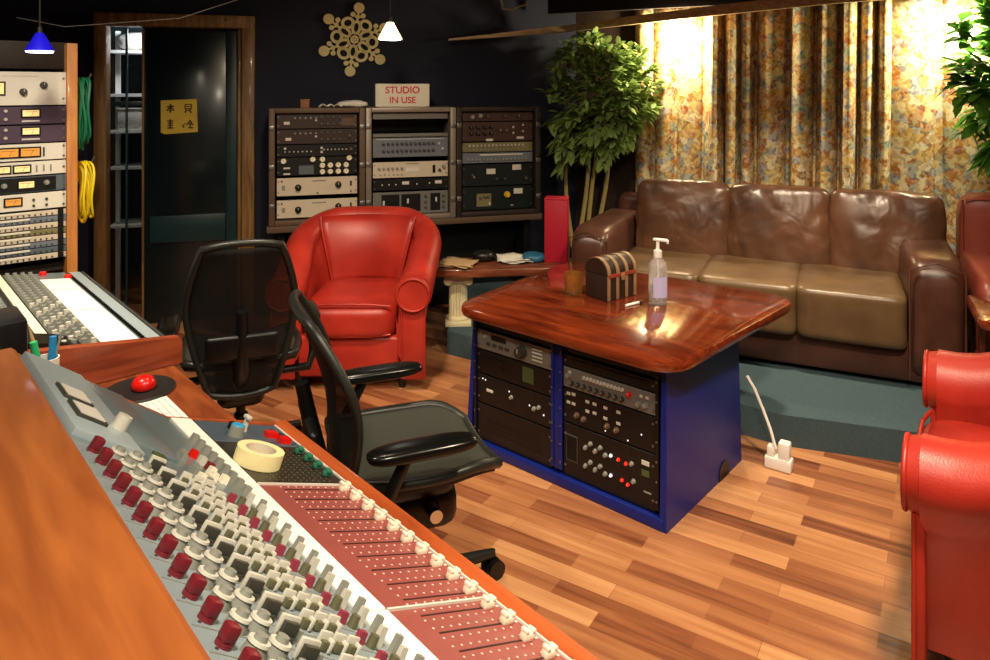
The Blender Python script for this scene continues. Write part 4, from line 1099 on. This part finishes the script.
# ---------------------------------------------------------------- desk between the consoles
dk = thing('studio_desk', 'reddish wood desk joining the big console to the far console', 'desk', K(.3, 1.9, 0), AK)
q = MB(); q.box((-.05, -.087, .71), (.84, .58, .04), .004); q.build('desktop', M['wood_desk'], dk)
q = MB(); q.box((.33, -.06, .345), (.03, .5, .69)); q.build('leg_panel', M['wood_desk'], dk)
q = MB(); q.box((-.43, -.06, .345), (.03, .5, .69)); q.build('leg_panel', M['wood_desk'], dk)
o = thing('talkback_button', 'red dome push button on a flat black disc on the desk', 'button', K(.548, 1.965, .73), AK)
q = MB(); q.lathe([(.0001, 0), (.082, 0), (.085, .004), (.082, .008), (.0001, .008)], 40); q.build('base_disc', M['blacksoft'], o, 50)
q = MB(); q.lathe([(.024, .008), (.029, .012), (.028, .024), (.022, .034), (.012, .039), (.0001, .040)], 28, T=trans(.006, -.01, 0)); q.build('push_dome', M['bright_red'], o, 60)
o = thing('paper_sheet', 'white lined paper sheet on the desk in front of the red button', 'paper', K(.535, 1.782, .7302), AK)
q = MB(); q.box((0, 0, .001), (.105, .205, .0016)); q.build('sheet', M['paper'], o)
q = MB()
for k in range(7): q.box((-.042 + .014 * k, 0, .0021), (.0014, .185, .0004))
for k in range(5): q.box((0, -.08 + .04 * k, .0021), (.09, .0014, .0004))
q.build('printed_lines', M['paperline'], o)
cu = thing('pen_cup', 'small white cup on the desk holding markers and an orange pencil', 'cup', K(.347, 2.00, .73), AK)
q = MB(); q.lathe([(.026, 0), (.030, .125), (.027, .125), (.024, .004), (.0001, .004)], 24); q.build('cup', M['whiteplastic'], cu, 50)
for nm, lab, m, p0, p1, r_ in (('pencil', 'orange pencil standing tilted in the white pen cup', 'pencil', (.01, -.005, .012), (-.030, .03, .205), .0045), ('marker', 'green marker standing in the white pen cup', 'mgreen', (-.004, -.012, .012), (-.026, -.012, .172), .009), ('marker', 'blue marker standing in the white pen cup', 'mblue', (.010, .006, .012), (.018, .008, .170), .0085), ('pen', 'thin grey pen leaning to the right in the white pen cup', 'kgrey', (.0, .012, .012), (.040, .03, .170), .003)):
    t = thing(nm, lab, nm, K(.347, 2.00, .73), AK, 'pens in the white cup')
    a, b = Vector(p0), Vector(p1); mid = a.lerp(b, .8)
    q = MB(); q.cyl(a, mid, r_, n=8 if nm == 'pencil' else 14); q.build('barrel', M[m], t)
    q = MB(); q.cyl(mid, b, r_ * (1.0 if nm != 'pencil' else 1), r_ * (.9 if nm != 'pencil' else .15), 14); q.build('cap' if nm != 'pencil' else 'tip', M[m if nm != 'pencil' else 'paperbrown'], t)
sp = thing('desk_loudspeaker', 'small black loudspeaker on the desk at the left edge beside the pen cup', 'loudspeaker', K(.228, 1.96, .73), AK)
q = MB(); q.box((0, 0, .128), (.135, .14, .256), .008); q.build('cabinet', M['black'], sp)
q = MB(); q.cyl((0, -.070, .10), (0, -.074, .10), .045, n=24); q.build('woofer', M['blacksoft'], sp)
q = MB(); q.cyl((0, -.070, .20), (0, -.074, .20), .022, n=20); q.build('tweeter', M['greyplastic'], sp)

# ---------------------------------------------------------------- far console
c2 = thing('control_surface', 'second mixing console at far left with white sheets and a reddish wood end', 'mixing console', K(.3, 2.6, 0), AK)
T2 = trans(-.3, -2.6, 0)
def sect2(poly, s0, s1):
    q = MB(); n = len(poly)
    q.add([(p[0], s0, p[1]) for p in poly] + [(p[0], s1, p[1]) for p in poly],
          [list(range(n)), [n + k for k in range(n)][::-1]] + [[k, n + k, n + (k+1) % n, (k+1) % n] for k in range(n)], T2)
    return q
def z2(v): return .795 + (.66 - v) * .115
sect2([(.692, .732), (.692, .795), (.685, .803), (.384, .842), (.15, .868), (.15, .732)], 2.085, 2.115).build('end_panel', M['wood_cheek'], c2)
sect2([(.665, .60), (.665, z2(.665)), (-.30, z2(-.30)), (-.30, .60)], 2.116, 3.11).build('body', M['black'], c2)
for s_ in (2.3, 2.95):
    q = MB(); q.box((.2, s_, .30), (.7, .05, .60), T=T2); q.build('stand_leg', M['black'], c2)
def strip2(nm, v0, v1, m, s0=2.12, s1=3.10, h=.004):
    q = sect2([(v0, z2(v0)), (v0, z2(v0) + h), (v1, z2(v1) + h), (v1, z2(v1))], s0, s1); return q.build(nm, M[m], c2)
strip2('fader_strip', .650, .614, 'paleplate'); strip2('edge_trim', .664, .654, 'steel')
strip2('knob_field', .498, .405, 'slatefield'); strip2('cream_strip', .398, .372, 'ivory', h=.008); strip2('grey_strip', .355, .26, 'plategrey'); strip2('cream_strip', .245, .22, 'ivory', h=.008); strip2('backing_strip', .60, .50, 'plategrey')
for c in range(46):
    inst(bz(.010, .006, .006, 'black'), 'fader_cap', c2, T2 @ Vector((.607, 2.135 + .0208 * c, z2(.607) + .001)), (0, 0, 0))
kk = 0
rr = random.Random(4); extra = MB()
for i in range(6):
    for c in range(26):
        v, s = (.485 - .0235 * i) if i < 4 else (.335 - .04 * (i - 4)), 2.15 + .0365 * c
        p = T2 @ Vector((v, s, z2(v) + .004))
        if c < 15: inst(kz(.0075, .014, 'kgrey' if (c + i) % 3 else 'kwhite'), 'knob', c2, p)
        else: extra.cyl(p, p + Vector((0, 0, .014)), .0075, .0065, 10)
eo = extra.build('small_knobs', M['kgrey'], c2); eo['kind'] = 'stuff'
for v, s in ((.592, 3.0), (.525, 3.07)):
    inst(kz(.013, .012, 'bright_red'), 'red_button', c2, T2 @ Vector((v, s, z2(v) + .004)))
q = sect2([(.47, z2(.47)), (.15, z2(.15)), (.15, z2(.15) + .052), (.40, z2(.40) + .020)], 2.118, 2.22); q.build('end_cover', M['black'], c2)
for i, (s0, s1, lab) in enumerate(((2.13, 2.50, 'nearest white label sheet on the far console, next to the wood end'), (2.505, 2.80, 'middle of three white label sheets on the far console'), (2.805, 2.985, 'farthest and smallest white label sheet on the far console'))):
    o = thing('label_sheet', lab, 'paper', K(.546, (s0 + s1)/2, 0), AK, 'white label sheets on the far console')
    q = MB(); a, b = .593, .500; hs = (s1 - s0)/2 - .002
    q.add([(a - .546, -hs, z2(a) + .0045), (b - .546, -hs, z2(b) + .0045), (b - .546, hs, z2(b) + .0045), (a - .546, hs, z2(a) + .0045), (a - .546, -hs, z2(a) + .006), (b - .546, -hs, z2(b) + .006), (b - .546, hs, z2(b) + .006), (a - .546, hs, z2(a) + .006)], [[0, 3, 2, 1], [4, 5, 6, 7], [0, 1, 5, 4], [1, 2, 6, 5], [2, 3, 7, 6], [3, 0, 4, 7]])
    q.build('sheet', M['white'], o)

# ---------------------------------------------------------------- office chairs (local +y is the way the chair faces)
def office_chair(label, loc, rz, group, H=.47, zb=.485, ws=1.0):
    r = thing('office_chair', label, 'office chair', loc, rz, group)
    lean = R(13)
    TB = trans(0, -.235, zb) @ rotx(lean)         # back frame: x across, z up
    def outline(t):       # half width along the height of the back
        return ws * (.150 + .10 * math.sin(min(1, t / .60) * PI / 2) - .075 * max(0, (t - .55) / .45) ** 1.6)
    pts = []
    for i in range(17): t = i / 16; pts.append((outline(t), t * H))
    loop = []
    n = len(pts)
    for (x, z) in pts: loop.append(Vector((x, .045 * (x / .25) ** 2 + .03 * math.sin(PI * z / H) , z)))
    for k in range(1, 8):
        u = 1 - 2 * k / 8; loop.append(Vector((u * outline(1), .045 * (u * outline(1) / .25) ** 2, H + .022 * (1 - u * u))))
    for (x, z) in pts[::-1]: loop.append(Vector((-x, .045 * (x / .25) ** 2 + .03 * math.sin(PI * z / H), z)))
    for k in range(1, 8):
        u = -1 + 2 * k / 8; loop.append(Vector((u * outline(0), .045 * (u * outline(0) / .25) ** 2, -.015 * (1 - u * u))))
    q = MB(); q.tube(loop, .014, 8, closed=True, T=TB); q.build('back_frame', M['greyplastic'], r, 80)
    q = MB(); P = []
    for i in range(17):
        t = i / 16; row = []
        for j in range(13):
            u = -1 + 2 * j / 12; x = u * outline(t); row.append((x, .045 * (x / .25) ** 2 + .03 * math.sin(PI * t), t * H))
        P.append(row)
    q.grid(P, T=TB); mo = q.build('back_mesh', M['chairmesh'], r, 80)
    md = mo.modifiers.new('thick', 'SOLIDIFY'); md.thickness = .003
    q = MB(); q.tube([(0, -.05, .40), (0, -.20, .42), (0, -.275, .50), (0, -.30, .62), (0, -.325, .74)], [.03, .032, .03, .024, .02], 10); q.box((0, -.30, .60), (.26, .03, .10), .012, rot=rotx(lean)); q.build('back_support', M['black'], r, 60)
    # seat
    q = MB(); P = []
    for i in range(15):
        t = i / 14; y = -.22 + .435 * t; row = []
        wv = .20 + .03 * math.sin(PI * min(1, t * 1.1))
        wv *= (1 - .25 * max(0, (t - .8) / .2) ** 2)
        for j in range(15):
            u = -1 + 2 * j / 14; x = u * wv
            z = .515 + .018 * u * u - .012 * math.sin(PI * t) - .045 * max(0, (t - .75) / .25) ** 2
            row.append((x, y, z))
        P.append(row)
    q.grid(P); so_ = q.build('seat', M['seatmesh'], r, 80); md = so_.modifiers.new('thick', 'SOLIDIFY'); md.thickness = .03
    rim = [Vector(p) for p in P[0]] + [Vector(P[i][-1]) for i in range(1, 15)] + [Vector(p) for p in P[-1][::-1]][1:] + [Vector(P[i][0]) for i in range(13, 0, -1)]
    q = MB(); q.tube([p + Vector((0, 0, -.006)) for p in rim], .016, 8, closed=True); q.build('seat_frame', M['greyplastic'], r, 80)
    # mechanism and base
    q = MB(); q.box((0, -.03, .425), (.20, .26, .09), .03, seg=3); q.box((0, .0, .345), (.19, .24, .13), .045, seg=3); q.build('tilt_mechanism', M['black'], r, 60)
    for s in (-1, 1):
        q = MB(); q.cyl((s * .09, .03, .36), (s * .145, .03, .36), .022, .019, 14); q.build('adjust_knob', M['chrome' if s > 0 else 'black'], r)
    q = MB(); q.cyl((0, 0, .09), (0, 0, .22), .028, n=16); q.cyl((0, 0, .22), (0, 0, .38), .019, n=14); q.build('gas_column', M['black'], r)
    for k in range(5):
        a = R(72 * k + 30); c_, s_ = math.cos(a), math.sin(a)
        q = MB(); q.tube([(.02 * c_, .02 * s_, .105), (.15 * c_, .15 * s_, .095), (.29 * c_, .29 * s_, .075)], [.028, .022, .015], 8); lg = q.build('leg', M['greyplastic'], r, 60)
        q = MB(); X, Y = .29 * c_, .29 * s_
        for o_ in (-1, 1): q.cyl((X - s_ * .006 * o_, Y + c_ * .006 * o_, .030), (X - s_ * .026 * o_, Y + c_ * .026 * o_, .030), .030, n=18)
        q.cyl((X, Y, .03), (X, Y, .085), .008, n=8); q.build('caster', M['black'], lg)
    for s in (-1, 1):
        q = MB(); q.tube([(s * .12, -.14, .43), (s * .26, -.16, .44), (s * .28, -.15, .50), (s * .275, -.09, .615)], [.016, .018, .018, .016], 8); q.build('arm_post', M['black'], r, 60)
        q = MB(); q.bm(cushion(.085, .30, .038, 3.2, 8), T=trans(s * .272, -.045, .628)); ap = q.build('arm_pad', M['blackgloss'], r, 60)
    return r
G3 = 'black mesh office chairs'
oc = office_chair('black office chair with its seat turned toward the blue rack table', (-.235, 2.06, 0), math.atan2(.37, .93) - PI/2, G3)
oc.scale = (.95, .95, .95)
o2 = office_chair('', (0, 0, 0), 0, G3, .60, .40, .80); o2.scale = (.95, .95, .95); o2.location = (-1.01, 2.86, 0); o2.rotation_euler = (0, 0, math.atan2(.94, -.35) - PI/2)
o2['label'] = 'black office chair seen from behind, its mesh back before the red tub armchair'

# ---------------------------------------------------------------- slab table with column pedestal and what lies on it
sl = thing('slab_table', 'low dark wood slab table on a cream fluted column behind the blue rack table', 'table', (-.215, 4.20, .13), R(4))
q = MB(); out = [Vector(p) for p in ((-.14, -.13), (.1, -.15), (.35, -.13), (.60, -.14), (.70, -.05), (.68, .15), (.3, .17), (-.05, .15), (-.15, .06))]
slab(q, rounded(out, .05, 3), .300, .345, .008); q.build('tabletop', M['wood_slab'], sl, 40)
def pedestal(x, y):
    q = MB(); q.box((x, y, .014), (.150, .150, .028), .004); q.lathe([(.066, .028), (.07, .036), (.066, .046), (.056, .050)], 24, T=trans(x, y, 0))
    n = 20; vs = []; fs = []
    for zi, z in enumerate((.048, .24)):
        for k in range(n * 2):
            a = PI * k / n; r_ = (.056 if k % 2 else .049) * (1 - .06 * zi); vs.append((x + r_ * math.cos(a), y + r_ * math.sin(a), z))
    for k in range(n * 2): fs.append([k, (k+1) % (2*n), 2*n + (k+1) % (2*n), 2*n + k])
    q.add(vs, fs); q.lathe([(.052, .238), (.06, .246), (.052, .254)], 24, T=trans(x, y, 0))
    q.box((x, y, .290), (.155, .14, .02), .004)
    for s in (-1, 1): q.cyl((x + s * .058, y - .066, .262), (x + s * .058, y + .066, .262), .026, n=20)
    q.box((x, y, .268), (.12, .11, .03), .004)
    return q
pedestal(0, 0).build('column_pedestal', M['stone'], sl, 40)
pedestal(.56, .03).build('column_pedestal', M['stone'], sl, 40)
def onslab(x, y, z=.345): return Vector((-.215, 4.20, .13 + z)) + Vector((x * math.cos(R(4)) - y * math.sin(R(4)), x * math.sin(R(4)) + y * math.cos(R(4)), 0))
def sheets(name, label, cat, x, y, w_, d_, n, m, seed, z=.345):
    rr = random.Random(seed); t = thing(name, label, cat, onslab(x, y, z), R(rr.uniform(-15, 15)))
    for k in range(n):
        q = MB(); P = []
        for i in range(6):
            row = []
            for j in range(6):
                u, v = i / 5 - .5, j / 5 - .5
                row.append((u * w_, v * d_, .004 + .007 * k + .010 * abs(noise.noise(Vector((u * 3, v * 3, seed + k)))) * (1 + 3 * max(abs(u), abs(v)))))
            P.append(row)
        q.grid(P, T=trans(rr.uniform(-.02, .02), rr.uniform(-.02, .02), 0) @ rotz(rr.uniform(-.3, .3)))
        o = q.build('sheet', M[m], t, 60); md = o.modifiers.new('thick', 'SOLIDIFY'); md.thickness = .002
    return t
sheets('paper_stack', 'loose brown papers on the left end of the dark slab table', 'paper', -.01, -.03, .20, .17, 3, 'paperbrown', 3)
sheets('paper_stack', 'crumpled white papers near the blue bag on the slab table', 'paper', .325, .02, .18, .15, 3, 'label', 5)
q = MB(); q.bm(cushion(.13, .11, .055, 2.6, 14, .022, 31)); o = q.build('plastic_bag', M['bluebag'], None, 60); o.location = onslab(.45, .03, .345 + .024); tag(o, 'crumpled blue plastic bag on the dark slab table', 'bag')
q = MB(); q.bm(cushion(.14, .12, .06, 2.6, 12, .014, 33)); o = q.build('cloth_pouch', M['black'], None, 60); o.location = onslab(.155, .075, .345 + .026); tag(o, 'soft black pouch between the brown papers and the white papers on the slab table', 'pouch')
rb = thing('red_box', 'tall red box standing on the right end of the dark slab table', 'box', onslab(.585, .03), R(-12))
q = MB(); q.box((0, 0, .185), (.135, .10, .37), .004); q.build('carton', M['redbox'], rb); q = MB(); q.box((0, 0, .372), (.138, .103, .012), .003); q.build('lid', M['redbox'], rb)

# ---------------------------------------------------------------- on the coffee table
chs = thing('treasure_chest', 'small dark treasure chest with round lid and pale straps on the coffee table', 'chest', (.505, 3.13, .60), R(38))
q = MB(); q.box((0, 0, .055), (.19, .125, .11), .004); q.build('chest_body', M['chestwood'], chs)
def arch(x0, x1, rr_, zc, m_, yy=.0):
    q = MB(); n = 14; vs = []; fs = []
    for X in (x0, x1):
        for k in range(n + 1): a = PI * k / n; vs.append((X, rr_ * math.cos(a), zc + rr_ * .98 * math.sin(a)))
    for k in range(n): fs.append([k, k + 1, n + 2 + k, n + 1 + k])
    fs += [list(range(n + 1)), list(range(n + 1, 2 * n + 2))[::-1], [0, n + 1, 2*n + 1, n]]
    q.add(vs, fs); return q
lid = arch(-.097, .097, .065, .112, None).build('lid', M['chestwood'], chs)
for x in (-.082, -.028, .028, .082):
    arch(x - .009, x + .009, .0675, .112, None).build('strap', M['strap'], lid)
    q = MB(); q.box((x, 0, .055), (.017, .130, .106), .001); q.build('strap', M['strap'], chs)
q = MB(); q.box((0, -.0645, .105), (.17, .006, .016), .001); q.build('clasp_band', M['strapred'], chs)
q = MB(); q.box((0, -.069, .095), (.022, .006, .030), .002); q.build('clasp', M['strap'], chs)
gt = thing('glass_tumbler', 'small amber glass tumbler on the coffee table left of the chest', 'glass', (.345, 3.165, .60))
q = MB(); q.lathe([(.0001, 0), (.034, 0), (.040, .03), (.043, .088), (.040, .088), (.036, .02), (.0001, .014)], 28); q.build('glass_body', M['tumbler'], gt, 50)
ps = thing('hand_sanitizer', 'clear pump bottle of hand sanitizer with white pump on the coffee table', 'bottle', (.678, 3.00, .60), R(-30))
q = MB(); q.lathe([(.0001, 0), (.034, 0), (.038, .006), (.038, .155), (.034, .175), (.016, .195), (.016, .205), (.0001, .205)], 28); q.build('bottle_body', M['clear'], ps, 50)
q = MB(); q.lathe([(.0175, .196), (.0175, .222), (.010, .228), (.007, .232), (.007, .262), (.0001, .262)], 20); q.box((.012, 0, .268), (.062, .018, .012), .004); q.box((.042, 0, .262), (.008, .012, .016), .003); q.build('pump', M['whiteplastic'], ps, 50)
q = MB(); q.cyl((0, 0, .02), (0, 0, .196), .004, n=8); q.build('dip_tube', M['whiteplastic'], ps)
q = MB(); vs = []; fs = []
for k in range(11):
    a = R(-130 + 12 * k + 30); vs += [(.0388 * math.cos(a), .0388 * math.sin(a), .035), (.0388 * math.cos(a), .0388 * math.sin(a), .120)]
for k in range(10): fs.append([2*k, 2*k + 2, 2*k + 3, 2*k + 1])
q.add(vs, fs); q.build('bottle_label', M['lilac'], ps, 60, flip=False)
pn = thing('white_pen', 'white pen lying on the coffee table between chest and pump bottle', 'pen', (.575, 2.985, .606), R(35))
q = MB(); q.cyl((-.045, 0, 0), (.03, 0, 0), .0055, n=12); q.build('barrel', M['whiteplastic'], pn); q = MB(); q.cyl((.03, 0, 0), (.048, 0, 0), .006, .005, 12); q.build('cap', M['greyplastic'], pn)

# power strip and cable by the blue table
ps2 = thing('power_strip', 'white mains adapter block with plugs on the floor beside the blue table', 'power strip', (1.12, 2.84, 0), R(-35))
q = MB(); q.box((0, 0, .024), (.10, .055, .046), .006); q.build('socket_block', M['whiteplastic'], ps2)
q = MB(); q.box((.022, 0, .078), (.042, .045, .065), .006); q.build('plug', M['whiteplastic'], ps2); q = MB(); q.box((-.028, 0, .065), (.03, .04, .04), .006); q.build('plug', M['whiteplastic'], ps2)
cb = MB(); cb.tube([(1.105, 2.835, .08), (1.09, 2.85, .15), (1.07, 2.88, .22), (1.045, 2.90, .29), (1.02, 2.915, .335)], .006, 8); o = cb.build('power_cable', M['whiteplastic']); tag(o, 'white power cable rising from the plugs along the corner of the blue table', 'cable')

# side table at right
sd = thing('side_table', 'small varnished wooden side table at the right edge between sofa and armchair', 'side table', (2.20, 2.86, .13), AC)
q = MB(); slab(q, rounded([Vector((-.26, -.22)), Vector((.26, -.22)), Vector((.26, .22)), Vector((-.26, .22))], .07, 6), .43, .47, .014); q.build('tabletop', M['tabletop'], sd, 40)
for x in (-.19, .19):
    for y in (-.15, .15):
        q = MB(); q.cyl((x, y, 0), (x, y, .432), .018, .024, 12); q.build('leg', M['wood_slab'], sd)

# ---------------------------------------------------------------- plants
def plant(name, label, base, stems, crown, n, leafsize, m, seed, potr, sprays=()):
    rr = random.Random(seed); t = thing(name, label, 'plant', base)
    q = MB(); q.lathe([(.0001, 0), (potr * .75, 0), (potr, .26), (potr * 1.05, .27), (potr * .92, .28), (potr * .88, .25), (.0001, .25)], 24); q.build('pot', M['pot'], t, 50)
    for (p0, p1, bend) in stems:
        pts = []
        for k in range(9):
            u = k / 8; p = Vector(p0).lerp(Vector(p1), u); p.x += bend * math.sin(PI * u); p.y += .5 * bend * math.sin(PI * u * 1.3); pts.append(p)
        q = MB(); q.tube(pts, [.019 - .009 * k / 8 for k in range(9)], 8); q.build('stem', M['stem'], t, 80)
    lf = MB(); cx, cy, cz, rx, ry, rz_ = crown
    def leaf(p, d, s):
        d = d.normalized(); side = d.cross(Vector((rr.uniform(-.4, .4), rr.uniform(-.4, .4), 1))).normalized(); nn = side.cross(d)
        L = s * rr.uniform(.7, 1.25); w_ = L * rr.uniform(.20, .30); dr_ = -.22 * L
        pts = [p, p + d * L * .35 + side * w_ + nn * .05 * L, p + d * L * .35 - side * w_ + nn * .05 * L, p + d * L * .72 + side * w_ * .75 + Vector((0, 0, dr_ * .4)), p + d * L * .72 - side * w_ * .75 + Vector((0, 0, dr_ * .4)), p + d * L + Vector((0, 0, dr_)), p + d * L * .38, p + d * L * .74 + Vector((0, 0, dr_ * .45))]
        lf.add(pts, [[0, 1, 6], [0, 6, 2], [1, 3, 7, 6], [2, 6, 7, 4], [3, 5, 7], [4, 7, 5]])
    tw_ = MB()
    cl = []
    for k in range(max(30, n // 16)):
        while True:
            v = Vector((rr.uniform(-1, 1), rr.uniform(-1, 1), rr.uniform(-1, 1)))
            if .25 < v.length < 1: break
        v = v * (v.length ** -.35)
        cl.append(Vector((cx + v.x * rx, cy + v.y * ry, cz + v.z * rz_)))
    for sp_ in sprays: cl.append(Vector(sp_)); cl.append(Vector(sp_) + Vector((.03, .02, .05)))
    for c in cl:
        out = (c - Vector((cx, cy, cz - .15))).normalized()
        tip = c + out * .05; st_ = c - out * .10
        tw_.tube([st_, c, tip + Vector((0, 0, -.02))], .0022, 4)
        for k in range(16):
            p = st_.lerp(tip, rr.uniform(.1, 1)); d = out * .7 + Vector((rr.uniform(-1, 1), rr.uniform(-1, 1), rr.uniform(-.7, .5)))
            leaf(p, d, leafsize)
    lf.build('foliage', M[m], t, 80, flip=False); tw_.build('twigs', M['stem'], t)
    return t
pb_ = (.60, 5.02, .13)
plant('potted_fig', 'tall leafy green plant with pale bare stems between the equipment cases and curtain', pb_,
      [((-.03, 0, .24), (.05, -.05, 1.15), .03), ((.04, .02, .24), (.16, -.02, 1.2), -.02), ((.07, -.02, .24), (.19, -.08, 1.1), .035), ((-.05, .03, .24), (-.10, -.05, 1.0), -.03)],
      (.12, -.13, 1.335, .37, .17, .385), 2600, .085, 'leaf', 11, .13, [(-.16, -.15, .95), (-.13, -.13, .86), (-.17, -.15, 1.02), (.0, -.15, .92), (.12, -.15, .9)])
plant('leafy_plant', 'bright green leafy plant at the upper right in front of the lit curtain', (2.90, 3.90, .13),
      [((-.02, 0, .24), (-.14, -.04, 1.4), .02), ((.04, .02, .24), (-.05, -.02, 1.5), -.02)],
      (-.20, -.18, 1.46, .30, .17, .44), 1700, .105, 'leafbright', 23, .13, [(-.30, -.12, 1.02), (-.22, -.12, .98), (-.26, -.12, 1.08), (-.42, -.1, 1.42)])

o = MB().tube([(.03, 4.30, ZC - .002), (.032, 4.30, 2.05), (.045, 4.30, 1.972), (.10, 4.30, 1.968), (.15, 4.30, 1.99), (.20, 4.30, 2.0)], .005, 6).build('bronze_wire', M['yellowgrey'], None, 80)
tag(o, 'bent bronze wire hanging from the dark ceiling above the studio sign', 'wire')
# ---------------------------------------------------------------- light
def area(name, loc, target, size, power, col, spread=180):
    l = bpy.data.lights.new(name, 'AREA'); l.energy = power; l.size = size; l.color = col; l.shape = 'DISK'; l.spread = R(spread)
    o = bpy.data.objects.new(name, l); COL.objects.link(o); o.location = loc
    o.rotation_euler = (Vector(target) - Vector(loc)).to_track_quat('-Z', 'Y').to_euler(); return o
def point(name, loc, power, col, r=.03):
    l = bpy.data.lights.new(name, 'POINT'); l.energy = power; l.color = col; l.shadow_soft_size = r
    o = bpy.data.objects.new(name, l); COL.objects.link(o); o.location = loc; return o
def spot(name, loc, target, power, col, ang, blend=.6, r=.03):
    l = bpy.data.lights.new(name, 'SPOT'); l.energy = power; l.color = col; l.spot_size = R(ang); l.spot_blend = blend; l.shadow_soft_size = r
    o = bpy.data.objects.new(name, l); COL.objects.link(o); o.location = loc
    o.rotation_euler = (Vector(target) - Vector(loc)).to_track_quat('-Z', 'Y').to_euler(); return o
WARM = (1, .80, .56); WARM2 = (1, .86, .66)
area('console_downlight', (.10, .35, 2.40), (.0, 1.0, .8), .25, 25, WARM2, 130)
area('floor_downlight', (.95, 1.25, 2.40), (1.1, 1.8, 0), .25, 42, WARM, 120)
area('armchair_downlight', (-.5, 2.5, 2.40), (-.6, 3.6, .3), .2, 20, WARM, 110)
area('desk_downlight', (-1.15, 1.6, 2.40), (-1.4, 2.3, .9), .2, 16, WARM2, 100)
area('sofa_downlight', (1.30, 2.95, 2.40), (1.42, 3.6, .4), .2, 15, WARM, 80)
point('curtain_lamp', TC @ Vector((.80, -.25, 1.84)), 42, (1, .84, .54), .03)
point('curtain_lamp', TC @ Vector((2.40, -.26, 1.86)), 44, (1, .87, .58), .03)
point('lobby_light', TW @ Vector((-.75, .35, 1.88)), 12, (.9, .95, 1))  # lamp added to brighten the shelf behind the door glass
wd = bpy.data.worlds.new('world'); SC.world = wd; wd.use_nodes = True
wd.node_tree.nodes['Background'].inputs[0].default_value = (.9, .8, .65, 1); wd.node_tree.nodes['Background'].inputs[1].default_value = .02
